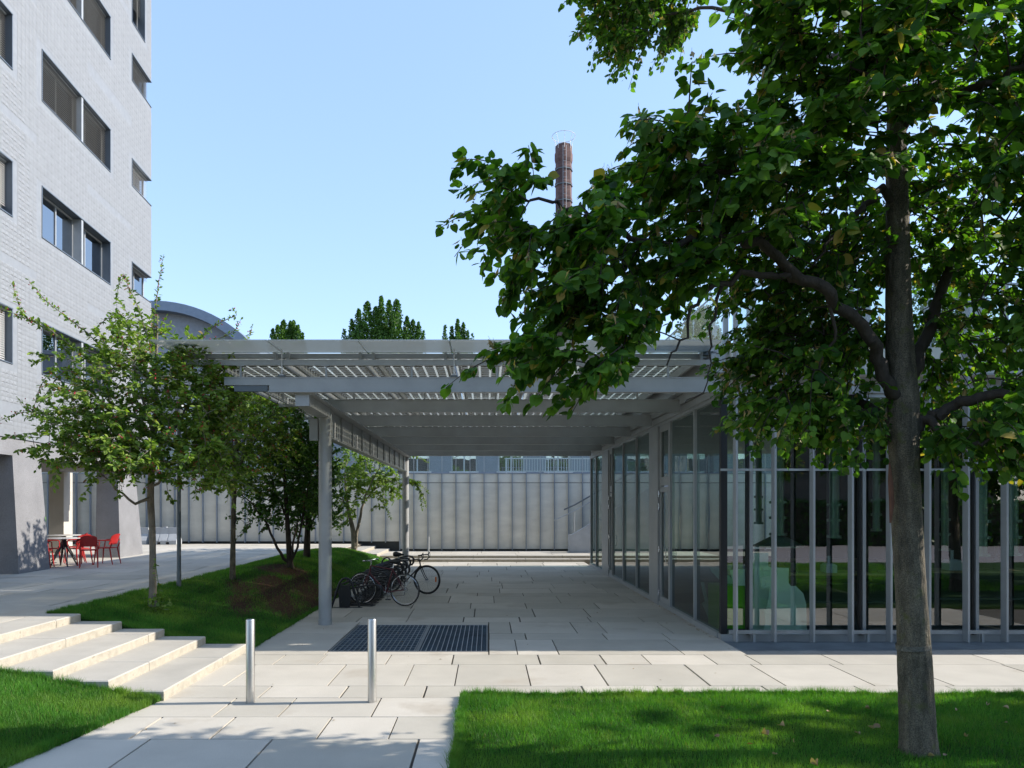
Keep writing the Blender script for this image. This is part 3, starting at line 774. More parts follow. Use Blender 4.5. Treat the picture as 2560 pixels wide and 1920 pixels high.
duct(9.75,13.4,.11,1.2,'stout flanged pipe, right one of the pair at the right edge')
def bench(x, y, L, label):
    e = empty('work_bench', label, 'bench', (x, y, .04), 0, 'work benches inside the pavilion'); f = Vector((x, y, .04))
    MB(f).box(x-L/2,x+L/2,y-.35,y+.35,.86,.90).build('top', M['wood'], e)
    for sx in (-1, 1):
        for sy_ in (-1, 1): MB(f).box(x+sx*(L/2-.08)-.03,x+sx*(L/2-.08)+.03,y+sy_*.3-.03,y+sy_*.3+.03,.04,.858).build('leg', M['black_metal'], e)
    MB(f).box(x-L/2+.1,x+L/2-.1,y-.28,y+.28,.35,.38).build('shelf', M['ink'], e)
bench(6.6,13.4,2.2,'wooden work bench behind the glass left of the big trunk'); bench(9.6,13.9,2.4,'wooden work bench behind the glass right of the big trunk'); bench(7.3,16.6,3.6,'long wooden bench deeper inside the workshop')
def slabthing(name, label, cat, poly, y, th, mat, origin=None):
    cx = sum(p[0] for p in poly)/len(poly); f = Vector((cx, y, .04))
    ob = MB(f).prism(poly, 'y', y, y+th).build(name, mat); ob.location = f
    return tag(ob, label, cat)
G1 = [(4.50,.05),(5.16,.05),(5.10,.30),(5.0,.62),(4.96,.80),(4.86,.93),(4.68,.99),(4.44,.96),(4.47,.78),(4.60,.78),(4.60,.62),(4.53,.42),(4.53,.2)]
slabthing('frosted_sheet', 'large frosted glass offcut with a curved shoulder leaning inside the glass front', 'glass sheet', G1, 11.75, .012, M['frost'])
G2 = [(4.98,.05),(5.26,.05),(5.25,.5),(5.2,.68),(5.08,.80),(4.98,.8)]
slabthing('frosted_sheet', 'narrow rounded frosted offcut peeping out to the right of the curved one', 'glass sheet', G2, 11.86, .012, M['frost'])
slabthing('frosted_sheet', 'tall square frosted sheet behind the curved offcut', 'glass sheet', [(4.36,.05),(4.98,.05),(5.0,1.09),(4.35,1.12)], 11.95, .012, M['frost'])
slabthing('frosted_sheet', 'highest narrow frosted sheet rising behind the square one', 'glass sheet', [(4.38,.05),(4.70,.05),(4.72,1.33),(4.40,1.33)], 12.1, .012, M['frost'])
slabthing('frosted_sheet', 'wide frosted sheet lying across the green cabinet', 'glass sheet', [(4.08,.80),(4.42,.80),(4.42,1.08),(4.02,1.06)], 11.95, .012, M['frost'])
def cp(px, py, Y): u = 1730+.1567*px; v = 1380+.1567*py; return ((u-1219)/1800*Y, H-(v-1268)/1800*Y)
slabthing('frosted_sheet', 'jagged star shaped frosted offcut standing behind the side glass', 'glass sheet',
          [cp(a, b, 13.1) for a, b in ((160,820),(300,1150),(255,1010),(320,1035),(405,970),(265,900),(390,740),(380,720),(258,780),(190,480),(140,480),(205,790))][::-1], 13.1, .012, M['frost'])
slabthing('frosted_sheet', 'slanting bundle of frosted strips beside the corner mullion', 'glass sheet',
          [cp(a, b, 12.4) for a, b in ((300,240),(430,250),(660,440),(660,640),(550,570),(440,440),(310,300))][::-1], 12.4, .05, M['frost'])
e = empty('green_cabinet', 'bright lime green low cabinet just inside the glass corner', 'cabinet', (4.14, 12.3, .04)); f = Vector((4.14, 12.3, .04))
MB(f).box(3.86,4.44,12.1,12.6,.06,.76).build('body', M['lime_cab'], e); MB(f).box(3.85,4.45,12.09,12.61,.762,.78).build('top', M['lime_cab'], e)
MB(f).box(3.88,4.42,12.12,12.58,.04,.058).build('plinth', M['ink'], e)
for x, y, s, cidx in ((5.6,13.4,.25,0),(6.3,13.3,.2,1),(7.1,13.5,.3,0),(8.9,13.8,.25,1),(9.9,14.0,.3,0)):
    e = empty('bench_tool', {5.6:'small dark machine on the left end of the bench near the hood',6.3:'small pale blue box on the near bench',7.1:'dark machine on the right end of the near bench',8.9:'pale box on the right hand bench',9.9:'dark machine on the right hand bench'}[x], 'tool', (x, y, .90)); f = Vector((x, y, .90))
    mt = M['black_metal'] if cidx == 0 else M['barrier']
    MB(f).bbox(x-s/2,x+s/2,y-.12,y+.12,.90,.90+s*.8,.03).build('housing', mt, e); MB(f).tube([(x,y,.90+s*.8),(x,y,.90+s*1.5)],.03,8).build('column', mt, e)

# ================================================================ GRATINGS
def grating(x0, x1, y0, y1, label, cross, dx=.074):
    f = Vector(((x0+x1)/2, (y0+y1)/2, -.02)); e = empty('floor_grating', label, 'grating', f, 0, 'steel gratings let into the paving')
    MB(f).box(x0+.02,x1-.02,y0+.02,y1-.02,-.30,-.016).build('tray', M['grate_face'], e)
    MB(f).box(x0,x1,y0,y0+.018,-.1,.002).box(x0,x1,y1-.018,y1,-.1,.002).box(x0,x0+.018,y0+.018,y1-.018,-.1,.002).box(x1-.018,x1,y0+.018,y1-.018,-.1,.002).build('frame', M['grate_bar'], e)
    bm_ = MB().box(-.006,.006,-(y1-y0)/2+.02,(y1-y0)/2-.02,-.012,.016).mesh('bar', M['grate_bar'])
    x = x0+.05
    while x < x1-.03: link('bar', bm_, e, Vector((x, (y0+y1)/2, -.014))-f); x += dx
    if cross:
        b = MB(f); y = y0+.1
        while y < y1-.05: b.box(x0+.02,x1-.02,y-.003,y+.003,-.015,-.0015); y += .19
        b.build('cross_bar', M['grate_bar'], e, kind='stuff')
    b = MB(f); y = y0+.04
    while y < y1-.03: b.box(x0+.02,x1-.02,y-.004,y+.004,-.0155,-.006); y += .035
    b.build('infill_bars', M['grate_face'], e, kind='stuff')
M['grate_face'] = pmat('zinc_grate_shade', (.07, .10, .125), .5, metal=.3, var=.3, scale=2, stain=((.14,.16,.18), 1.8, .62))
M['grate_bar'] = pmat('zinc_grate', (.30, .33, .36), .4, metal=.6, var=.15)
grating(-2.31,-1.04,10.49,12.84,'left half of the square steel grating in front of the canopy, with cross bars', True)
grating(-1.03,.0,10.49,12.84,'right half of the square steel grating in front of the canopy', False)
f = Vector((6.6, 10.7, -.02)); e = empty('drain_grating', 'long narrow steel drain grating along the foot of the glass front', 'grating', f)
MB(f).box(3.70,9.6,10.25,11.39,-.30,-.03).build('tray', M['grate_face'], e)
bm_ = MB().box(-2.95,2.95,-.004,.004,-.025,.0).mesh('bar', M['grate_bar'])
y = 10.27
while y < 11.2: link('bar', bm_, e, Vector((6.65, y, .002))-f); y += .034
b = MB(f); x = 3.72
while x < 9.6: b.box(x-.003,x+.003,10.255,11.2,-.02,-.002); x += .066
b.build('cross_bars', M['grate_bar'], e, kind='stuff')

# ================================================================ STAIR BY THE REAR WALL
f = Vector((4.1, 30.2, .22)); e = empty('outdoor_stair', 'concrete stair rising to the right before the rear wall with a steel handrail', 'stair', f)
m = MB(f); m.prism([(3.35,.22),(3.35,.95),(3.5,.98),(5.6,2.25),(7.5,3.4),(7.5,.22)], 'y', 29.75, 29.95); m.build('stringer', M['barrier'], e)
for i in range(12): MB(f).box(3.6+.3*i,3.9+.3*i,29.955,30.9,.22,.39+.17*i).build('tread', M['step'], e)
MB(f).tube([(2.75,29.8,1.55),(3.6,29.8,1.95),(6.5,29.8,3.6)], .022, 8).build('handrail', AL, e)
MB(f).tube([(3.15,29.7,2.0),(3.6,29.7,2.2),(6.5,29.7,3.85)], .03, 8).build('handrail', M['alu_dark'], e)
for x in (3.6, 4.6, 5.6): MB(f).tube([(x,29.85,.9+(x-3.5)*.6),(x,29.8,1.95+(x-3.6)*.57)], .014, 6).build('rail_post', AL, e)
f = Vector((-2.3, 27.95, .1)); ob = MB(f).tube([(-2.3,28.1,.1),(-2.3,28.1,.95)], .03, 12).build('marker_post', M['alu_light']); ob.location = f
tag(ob, 'short pale post on the low rear step right of the far canopy column', 'post')

# ================================================================ BOLLARDS, LAMP POST, FURNITURE
def bollard(x, y, label):
    e = empty('bollard', label, 'bollard', (x, y, 0), 0, 'stainless steel bollards'); f = Vector((x, y, 0))
    MB(f).lathe((x,y,0), [(.0465,0),(.0465,.888),(.0445,.893)], 40).build('tube', M['steel'], e, True)
    MB(f).lathe((x,y,.8935), [(.0445,0),(.042,.004),(.0,.005)], 40).build('cap', M['rim'], e, True)
bollard(-2.55, 7.74, 'left brushed steel bollard on the sunny path, nearest the stone steps')
bollard(-1.245, 7.76, 'right brushed steel bollard on the sunny path, nearest the right lawn')

x, y = -6.13, 14.3; z0 = float(mound_h(x, y))-.05
e = empty('lamp_post', 'slim dark grey lamp post at the lawn edge behind the nearest crab apple tree', 'lamp post', (x, y, z0)); f = Vector((x, y, z0))
MB(f).lathe((x,y,z0), [(.045,0),(.045,.35),(.04,.36),(.037,3.3)], 20).build('pole', M['alu_dark'], e, True)
MB(f).lathe((x,y,z0+3.3), [(.05,0),(.07,.03),(.075,.3),(.14,.32),(.13,.36),(.02,.40)], 24).build('lantern', M['alu_dark'], e, True)

def chair(x, y, ang, label, first=[None]):
    """ang = direction the sitter faces, degrees from +x."""
    if first[0] is None:
        e = empty('armchair', label, 'chair', (0,0,0), 0, 'red plastic armchairs round the two tables'); m = M['red']
        b = MB(); n = 10                                   # seat: shaped shell
        pts = [(.22*math.copysign(abs(math.cos(a))**.6, math.cos(a)), .22*math.copysign(abs(math.sin(a))**.6, math.sin(a))) for a in [2*math.pi*i/16 for i in range(16)]]
        b.prism(pts, 'z', .435, .46); b.build('seat', m, e)
        V = []; F = []                                     # curved backrest with rounded top
        for j in range(5):
            for i in range(9):
                t = (i-4)/4; z = .54+.29*j/4 - (.05*abs(t)**3 if j == 4 else 0); wx = .20*(1-.08*j/4)
                yy = t*wx; xx = -.235-.10*j/4+.07*t*t
                V.append((xx, yy, z)); 
        for j in range(4):
            for i in range(8): F.append((j*9+i, j*9+i+1, j*9+i+10, j*9+i+9))
        nV = len(V); V2 = [(a-.012, b_, c) for a, b_, c in V]
        F2 = [tuple(q+nV for q in f_[::-1]) for f_ in F]
        rim = [i for i in range(9)]+[9*j+8 for j in range(1,5)]+[36+i for i in range(7,-1,-1)]+[9*j for j in range(3,0,-1)]
        F3 = [(rim[k], rim[(k+1) % len(rim)], rim[(k+1) % len(rim)]+nV, rim[k]+nV) for k in range(len(rim))]
        bk = MB(); bk.add(V+V2, [f_[::-1] for f_ in F]+[f_[::-1] for f_ in F2]+F3); bk.build('backrest', m, e, True)
        for s in (-1, 1):
            MB().tube([(.19,s*.19,.44),(.21,s*.20,.2),(.235,s*.205,0)], [.02,.017,.013], 8).build('leg', m, e, True)
            MB().tube([(-.26,s*.19,.58),(-.20,s*.19,.44),(-.24,s*.2,.2),(-.285,s*.205,0)], [.018,.02,.018,.013], 8).build('leg', m, e, True)
            MB().tube([(-.26,s*.20,.65),(-.05,s*.235,.655),(.13,s*.235,.655),(.17,s*.235,.635),(.185,s*.22,.45)], .015, 8).build('armrest', m, e, True)
        first[0] = e; c = e
    else: c = copy_tree(first[0])
    c.location = (x, y, TZ+.0); c.rotation_euler = (0, 0, R(ang)); c['label'] = label
chair(-10.30, 18.6, 118, 'red armchair nearest the camera, its back dappled with shade')
chair(-10.40, 19.65, 178, 'rightmost red armchair, seen from the side before the concrete leg')
chair(-11.55, 20.1, 215, 'brightest red armchair, in the sun behind the table')
chair(-10.95, 19.3, 150, 'red armchair between the nearest one and the sunlit one')
chair(-11.42, 18.45, 20, 'red armchair half hidden by the near concrete leg')
chair(-11.75, 19.2, -10, 'red armchair at the left behind the half hidden one')
def table(x, y, label, first=[None]):
    if first[0] is None:
        e = empty('cafe_table', label, 'table', (0,0,0), 0, 'round cafe tables with black splayed legs')
        MB().lathe((0,0,.725), [(.44,0),(.45,.006),(.45,.018),(.445,.022)], 40).build('tabletop', M['tabletop'], e, True)
        for k in range(4):
            a = R(45+90*k); c_, s_ = math.cos(a), math.sin(a)
            MB().tube([(-.05*c_,-.05*s_,.724),(.10*c_,.10*s_,.45),(.32*c_,.32*s_,0)], [.022,.026,.018], 8).build('leg', M['black_metal'], e, True)
        MB().lathe((0,0,.45), [(.05,0),(.06,.27)], 16).build('hub', M['black_metal'], e, True)
        first[0] = e; c = e
    else: c = copy_tree(first[0])
    c.location = (x, y, TZ+.0); c['label'] = label
table(-11.12, 18.9, 'nearer grey cafe table with black splayed legs among the red chairs')
table(-12.3, 20.9, 'farther grey cafe table with black splayed legs, mostly hidden behind the nearer one')
x, y = -15.45, 25; f = Vector((x, y, TZ)); e = empty('sign_post', 'white stand with a green top beyond the near concrete leg', 'stand', f)  # white sign post with a green head, exact use unknown
MB(f).box(x-.06,x+.06,y-.06,y+.06,TZ,1.55).build('stand', M['chalk'], e); MB(f).box(x-.07,x+.07,y-.07,y+.07,1.552,1.76).build('head', M['lime_cab'], e); MB(f).box(x-.04,x+.04,y-.075,y-.0705,1.58,1.68).build('screen', M['black'], e)

# ================================================================ BICYCLES AND RACK
def wheel(c, tyre_w, rim_mat, parent, name):
    t = MB(); t.ring(c, .335, tyre_w, 'y', 48, 10); wt = t.build(name, M['rubber'], parent, True)
    r_ = MB(); r_.ring(c, .311, .009, 'y', 48, 8); r_.build('rim', rim_mat, wt, True)
    s = MB(); cx, cy, cz = c
    for k in range(28):
        a = 2*math.pi*k/28; b = a+(.5 if k % 2 else -.5); sd = .03 if k % 4 < 2 else -.03
        s.tube([(cx+.018*math.cos(b), cy+sd, cz+.018*math.sin(b)), (cx+.305*math.cos(a), cy, cz+.305*math.sin(a))], .0013, 4, cap=False)
    s.build('spokes', M['rim'] if rim_mat is M['rim'] else M['black_metal'], wt)
    h = MB(); h.tube([(cx,cy-.05,cz),(cx,cy+.05,cz)], .018, 12); h.build('hub', M['rim'], wt, True)
def bike(p_rear, p_front, z, fm, rim, drop, label, tw):
    a = math.atan2(p_front[1]-p_rear[1], p_front[0]-p_rear[0])
    e = empty('bicycle', label, 'bicycle', (p_rear[0], p_rear[1], z), a)
    r_, f_ = (0,0,.345), (1.0,0,.345); bb = (.43,0,.28); st = (.27,0,.80); ht, hb = (.80,0,.84), (.83,0,.68)
    wheel(r_, tw, rim, e, 'rear_wheel'); wheel(f_, tw, rim, e, 'front_wheel')
    F = MB(); F.tube([bb, st], .015, 10); F.tube([(.285,0,.77), ht], .014, 10); F.tube([bb, hb], .017, 10); F.tube([hb, ht], .018, 10)
    for s in (-1, 1):
        F.tube([(.43,s*.03,.28), (.0,s*.062,.345)], .009, 8); F.tube([(.285,s*.012,.77), (.0,s*.062,.345)], .008, 8)
    F.build('frame', fm, e, True)
    k = MB()
    for s in (-1, 1): k.tube([(.835,s*.02,.68),(.855,s*.048,.62),(.93,s*.05,.45),(1.0,s*.05,.345)], [.012,.012,.010,.008], 8)
    k.build('fork', fm, e, True)
    p = MB(); p.tube([(.27,0,.80),(.245,0,.92)], .0125, 8); p.build('seatpost', M['rim'], e, True)
    sd = MB(); V = []
    sd.tube([(.12,0,.945),(.18,0,.945),(.26,0,.942),(.34,0,.94),(.39,0,.938)], [.055,.07,.05,.025,.018], 12); so = sd.build('saddle', M['black_metal'], e, True); so.scale = (1,1,1)
    hb_ = MB(); hb_.tube([(.795,0,.85),(.79,0,.93),(.86,0,.94)], .012, 8)
    if drop:
        hb_.tube([(.86,-.2,.94),(.86,.2,.94)], .0125, 8)
        for s in (-1, 1): hb_.tube([(.86,s*.2,.94),(.92,s*.2,.945),(.965,s*.2,.925),(.97,s*.2,.87),(.92,s*.2,.82),(.84,s*.2,.815)], .014, 8); hb_.tube([(.95,s*.2,.95),(.985,s*.2,1.0),(1.0,s*.2,.93),(.99,s*.2,.86)], [.016,.014,.006,.005], 8)
    else:
        hb_.tube([(.83,-.29,.96),(.88,-.16,.945),(.88,.16,.945),(.83,.29,.96)], .012, 8)
        for s in (-1, 1): hb_.tube([(.83,s*.29,.96),(.77,s*.31,.965)], .017, 8)
    hb_.build('handlebar', M['black_metal'] if drop else M['rim'], e, True)
    c = MB(); c.ring((.43,-.045,.28), .095, .004, 'y', 32, 6); c.tube([(.43,-.06,.28),(.44,-.065,.11)], .009, 8); c.tube([(.43,.05,.28),(.42,.055,.45)], .009, 8); c.tube([(.43,-.06,.28),(.43,.06,.28)], .016, 10)
    for q in range(5): an = q*2*math.pi/5; c.tube([(.43,-.045,.28),(.43+.09*math.cos(an),-.045,.28+.09*math.sin(an))], .006, 6)
    c.build('crankset', M['rim'] if not drop else M['black_metal'], e, True)
    pd = MB(); pd.box(.39,.49,-.15,-.07,.10,.118); pd.build('pedal', M['black_metal'], e); pd = MB(); pd.box(.37,.47,.06,.14,.445,.462); pd.build('pedal', M['black_metal'], e)
    ch = MB(); ch.tube([(.43,-.045,.375),(.0,-.045,.385)], .004, 5); ch.tube([(.43,-.045,.185),(.03,-.045,.22),(0.01,-.045,.30)], .004, 5); ch.lathe((0,0,0), [(0.001,0),(0.001,.001)], 3); ch.build('chain', M['black_metal'], e)
    cg = MB(); cg.ring((0,-.045,.345), .04, .008, 'y', 20, 6); cg.tube([(.02,-.05,.30),(.04,-.05,.22)], .012, 8); cg.build('derailleur', M['black_metal'], e, True)
    return e
bike((-1.76, 15.30), (-2.76, 15.62), 0, M['maroon'], M['rim'], False, 'dark red bicycle with silver rims parked nearest in the rack', .012)
b2 = bike((-2.42, 17.75), (-1.42, 17.42), 0, M['black_metal'], M['black_metal'], True, 'black bicycle with drop handlebars and an orange wheel reflector', .02)
rf = MB(); rf.box(1.22,1.25,-.012,.012,.30,.42); ro = rf.build('reflector', pmat('orange_reflector', (.75,.16,.02), .3), b2)

f = Vector((-2.9, 15.06, 0)); e = empty('bike_rack', 'black steel bicycle rack of sloping hooped arms along the canopy edge', 'bike rack', f); BM = M['black_metal']
arch = [(-3.27,0),(-3.20,.2),(-3.13,.42),(-3.09,.53),(-3.03,.60),(-2.97,.615),(-2.91,.60),(-2.85,.53),(-2.81,.42),(-2.74,.2),(-2.68,0)]
for y in (15.06, 21.2): 
    MB(f).tube([(a,y,b) for a, b in arch], .024, 10).build('end_hoop', BM, e, True)
    MB(f).prism([(-3.10,.01),(-2.88,.01),(-2.865,.2),(-2.85,.30),(-2.885,.47),(-3.08,.47),(-3.12,.30),(-3.105,.2)], 'y', y-.02, y+.02).build('end_plate', BM, e)
    MB(f).box(-3.31,-2.62,y-.05,y+.05,.0,.006).build('foot_plate', BM, e)
    for z in (.39, .12): MB(f).lathe((-3.05,y-.024,z), [(.009,-.004),(.009,.004)], 10).build('bolt', M['rim'], e)
MB(f).tube([(-3.0,15.1,.08),(-3.0,21.2,.08)], .02, 8).build('base_rail', BM, e, True)
MB(f).tube([(-2.98,15.1,.44),(-2.98,21.2,.44)], .024, 8).build('top_rail', BM, e, True)
arm_hi = MB(); arm_lo = MB(); loop = MB()
for s in (-.035, .035):
    arm_hi.tube([(-.28,s,.40),(0,s,.50),(.55,s,.66),(.72,s,.69),(.82,s,.67),(.87,s,.60),(.86,s,.50),(.80,s,.42)], .019, 8)
    arm_lo.tube([(-.28,s,.28),(0,s,.36),(.50,s,.46),(.66,s,.47),(.75,s,.44),(.79,s,.37),(.78,s,.27),(.72,s,.2)], .019, 8)
    loop.tube([(-.12,s*3,.035),(.56,s*3,.035)], .014, 8); 
arm_hi.box(-.02,.7,-.016,.016,.44,.47)
loop.tube([(.56,-.105,.035),(.60,-.08,.035),(.60,.08,.035),(.56,.105,.035)], .014, 8); loop.ring((.18,0,.27), .24, .012, 'y', 24, 6, R(120), R(400))
ah, al, lp = arm_hi.mesh('arm', BM, True), arm_lo.mesh('arm', BM, True), loop.mesh('wheel_loop', BM, True)
for k in range(14):
    y = 15.3+.44*k; hi = k % 2 == 1
    link('arm', ah if hi else al, e, Vector((-2.98, y, .0))-f, (0, 0, R(-14))); link('wheel_loop', lp, e, Vector((-2.98, y, 0))-f, (0, 0, R(-14)))
    if k % 3 == 0: MB(f).tube([(-3.0,y,.05),(-2.98,y,.44)], .018, 8).build('upright', BM, e, True)

# ================================================================ TREES
def proto_arrays(half, fold=.14, droop=.12):
    """half outline (x>0) from base to tip -> verts, two face index rows"""
    b = half[0]; t = half[-1]; mid = half[1:-1]
    vs = [b]+[(x, y) for x, y in mid]+[t]+[(-x, y) for x, y in mid[::-1]]
    n = len(mid); V = np.array([(x, y, fold*abs(x)-droop*y*y) for x, y in vs], np.float32)
    f1 = list(range(0, n+2)); f2 = [0, n+1]+list(range(n+2, 2*n+2))
    return V, np.array([f1, f2])
LIME = proto_arrays([(0,0),(.20,-.09),(.44,.06),(.52,.36),(.40,.68),(.16,.93),(0,1.10)])
CRAB = proto_arrays([(0,0),(.20,.22),(.27,.52),(.16,.82),(0,1.0)], .2, .15)
SMALL = proto_arrays([(0,0),(.33,.45),(0,1.0)], .15, .1)
OCT = np.array([(1,0,0),(-1,0,0),(0,1,0),(0,-1,0),(0,0,1),(0,0,-1)], np.float32)
OCTF = np.array([(0,2,4),(2,1,4),(1,3,4),(3,0,4),(2,0,5),(1,2,5),(3,1,5),(0,3,5)])
def norm(a): return a/np.maximum(np.linalg.norm(a, axis=1, keepdims=True), 1e-9)
def leaf_frames(P, d, up):
    d = norm(d); s = norm(np.cross(d, up)); n = np.cross(s, d); return s, d, n
def leaf_mesh(name, proto, P, d, up, size, m, rnd, off, wmul=1.0):
    s, d, n = leaf_frames(P, d, up); pv_, pf = proto; k = len(pv_); N_ = len(P)
    sz = size[:,None,None]
    V = P[:,None,:]+sz*(pv_[None,:,0,None]*wmul*s[:,None,:]+pv_[None,:,1,None]*d[:,None,:]+pv_[None,:,2,None]*n[:,None,:])
    F = (np.arange(N_)[:,None,None]*k+pf[None]).reshape(-1, pf.shape[1])
    return np_mesh(name, V.reshape(-1, 3)-np.array(off), [F], m, np.repeat(rnd, k))
def balls(name, P, r, m, off):
    V = P[:,None,:]+r[:,None,None]*OCT[None]; F = (np.arange(len(P))[:,None,None]*6+OCTF[None]).reshape(-1, 3)
    return np_mesh(name, V.reshape(-1, 3)-np.array(off), [F], m, np.repeat(rng.random(len(P)), 6), smooth=True)
def smooth_path(pts, rs, sub=4, jit=0.0):
    """Catmull-Rom through control points"""
    P = [np.array(p, float) for p in pts]; out = []; ro = []
    for i in range(len(P)-1):
        p0 = P[max(i-1,0)]; p1 = P[i]; p2 = P[i+1]; p3 = P[min(i+2,len(P)-1)]
        for k in range(sub):
            t = k/sub; q = .5*((2*p1)+(-p0+p2)*t+(2*p0-5*p1+4*p2-p3)*t*t+(-p0+3*p1-3*p2+p3)*t**3)
            if jit and (i or k): q = q+rng.normal(0, jit, 3)
            out.append(q); ro.append(rs[i]*(1-t)+rs[i+1]*t)
    out.append(P[-1]); ro.append(rs[-1]); return out, ro

def grow(root, base, trunk, limbs, blobs, leafspec, barkm, leafm, shoots=(), individual=0, seeds=0, berries=0, axis=None, twig_r=(.007,.0025), step=.16):
    """trunk: [(Vector,r)], limbs: lists of (Vector,r); blobs: (centre, radii, clusters)"""
    off = np.array(base); B = MB(base); nodes = []
    pts, rs = smooth_path([p for p, r in trunk], [r for p, r in trunk], 5)
    nseg = 40 if rs[0] > .15 else 14; dn = 3 if rs[0] > .15 else 1; pts2, rs2 = smooth_path([p for p, r in trunk], [r for p, r in trunk], 5*dn)
    T = MB(base); T.tube(pts2, rs2, nseg)
    vv = np.array(T.v); cc = np.repeat(np.array(pts2)-np.array(base), nseg, axis=0); k_ = np.tile(np.arange(nseg), len(pts2)); zz = cc[:,2]
    an_ = 2*np.pi*k_/nseg; am = 1+.035*np.sin(3*an_+zz*1.1)+.022*np.sin(7*an_-zz*2.3)+rng.normal(0, .010, len(vv))+.02*np.sin(zz*5+an_*2)
    vv = cc+(vv-cc)*am[:,None]; T.v = [tuple(x) for x in vv]; T.build('trunk', barkm, root, True)
    nodes += [(p, r) for p, r in zip(pts, rs)][len(pts)//3:]
    for L in limbs:
        p, r = smooth_path([q for q, _ in L], [r*.74 for _, r in L], 4, .018)
        lb = MB(base); lb.tube(p, r, 12); lb.build('limb', leafspec.get('limbmat', barkm), root, True); nodes += list(zip(p, r))[2:]
    cen = []
    for c, rad, n in blobs:
        v = norm(rng.normal(size=(n, 3)))*rng.random((n, 1))**.42
        cen.append(np.array(c)+v*np.array(rad))
    cen = np.concatenate(cen) if cen else np.zeros((0,3)); nod = np.array([p for p, r in nodes])
    ax = np.array(axis if axis is not None else base)
    dist = np.min(np.linalg.norm(cen[:,None]-nod[None], axis=2), axis=1) if len(cen) else []
    cap = 6000; arr = np.zeros((cap+len(nod), 3)); arr[:len(nod)] = nod; cnt = len(nod); dep = np.zeros(cap+len(nod))
    P, Dr, U, S = [], [], [], []; SP = []; BR = []; BP = []
    ln, nl, size, spread = leafspec['twig'], leafspec['n'], leafspec['size'], leafspec['spread']
    for i in np.argsort(dist):
        c = cen[i]; dd = np.linalg.norm(arr[:cnt]-c, axis=1)+dep[:cnt]*.05; j = int(np.argmin(dd)); a = arr[j]
        L = np.linalg.norm(c-a); m = max(2, int(L/step))
        out = c-ax; out[2] *= .5; out = out/(np.linalg.norm(out)+1e-6)
        mid = (a+c)/2+rng.normal(0, .08, 3)*L+np.array([0,0,.08*L])
        ts = np.linspace(0, 1, m+1)[:,None]; path = (1-ts)**2*a+2*ts*(1-ts)*mid+ts*ts*c
        d = norm((path[-1]-path[-2])[None])[0]*.6+out*.7+rng.normal(0, spread, 3)+np.array([0,0,leafspec['rise']]); d /= np.linalg.norm(d)
        tl = ln*rng.uniform(.6, 1.3); q = np.linspace(0, 1, 5)[:,None]
        tw = c+q*tl*d+np.array([0,0,-1])*(q**2)*tl*leafspec['sag']
        full = np.concatenate([path, tw[1:]])
        r0 = min(.02, .004+.004*L*2) if dep[j] < 2 else twig_r[0]
        B.tube(full, list(np.linspace(r0, twig_r[1], len(full))), 4 if dep[j] > 0 else 5, cap=False)
        for p in path[1:]:
            if cnt < len(arr): arr[cnt] = p; dep[cnt] = dep[j]+1; cnt += 1
        n = int(nl*rng.uniform(.7, 1.3))+1; tt = rng.uniform(-.25, 1.0, n)
        pp = np.where(tt[:,None] < 0, c+tt[:,None]*tl*norm((path[-1]-path[0])[None]), c+tt[:,None]*tl*d+np.array([0,0,-1])*(np.clip(tt,0,1)[:,None]**2)*tl*leafspec['sag'])
        side = norm(np.cross(d[None], [[0,0,1]]))*np.where(np.arange(n) % 2 == 0, 1, -1)[:,None]
        ld = side*rng.uniform(.4, 1.1, (n,1))+d*rng.uniform(.1, .9, (n,1))+rng.normal(0, .35, (n,3))+np.array([0,0,-leafspec['hang']])*rng.uniform(.3, 1.5, (n,1))
        ld = norm(ld); P.append(pp+ld*leafspec['petiole']); Dr.append(ld); sf = leafspec.get('far', (99, 1)); sf = sf[1] if c[1] > sf[0] else 1.0
        U.append(np.array([0,0,1])+rng.normal(0, leafspec['tumble'], (n,3))+out*.35); S.append(size*sf*rng.uniform(.55, 1.2, n))
        if seeds and rng.random() < seeds:
            for _ in range(rng.integers(1, 3)):
                s0 = c+rng.uniform(.2,1)*tl*d; e_ = s0+np.array([rng.normal(0,.02), rng.normal(0,.02), -.07]); B.tube([s0, e_], .0012, 3, cap=False)
                BR.append(s0+np.array([0,0,-.02])); k = rng.integers(2, 6)
                SP.append(e_+rng.normal(0, .018, (k,3)))
        if berries and rng.random() < berries:
            k = rng.integers(2, 6); BP.append(c+d*tl*rng.random()+rng.normal(0, .03, (k,3))+np.array([0,0,-.04]))
    for L in shoots:
        p, r = smooth_path([q for q, _ in L], [r for _, r in L], 5, .004)
        B.tube(p, r, 5, cap=False); p = np.array(p); seg = np.linalg.norm(np.diff(p, axis=0), axis=1); tot = seg.sum()
        n = int(tot/leafspec.get('gap', .03)); cs = np.concatenate([[0], np.cumsum(seg)]); tt = np.linspace(.05*tot, tot, n)
        pp = np.stack([np.interp(tt, cs, p[:,k]) for k in range(3)], 1)
        tg = norm(np.stack([np.interp(np.minimum(tt+.02, tot), cs, p[:,k]) for k in range(3)], 1)-np.stack([np.interp(tt-.02, cs, p[:,k]) for k in range(3)], 1))
        ld = norm(rng.normal(0, 1, (n,3))+tg*.5); P.append(pp+ld*.01); Dr.append(ld); U.append(np.array([0,0,1])+rng.normal(0, .5, (n,3))); S.append(size*rng.uniform(.7, 1.2, n)*np.linspace(1.1, .6, n))
        if berries:
            k = n//5; ii = rng.integers(0, n, k); BP.append(pp[ii]+rng.normal(0, .025, (k,3)))
    B.build('twigs', leafspec.get('twigmat', barkm), root, kind='stuff')
    P, Dr, U, S = map(np.concatenate, (P, Dr, U, S)); rnd = rng.random(len(P))
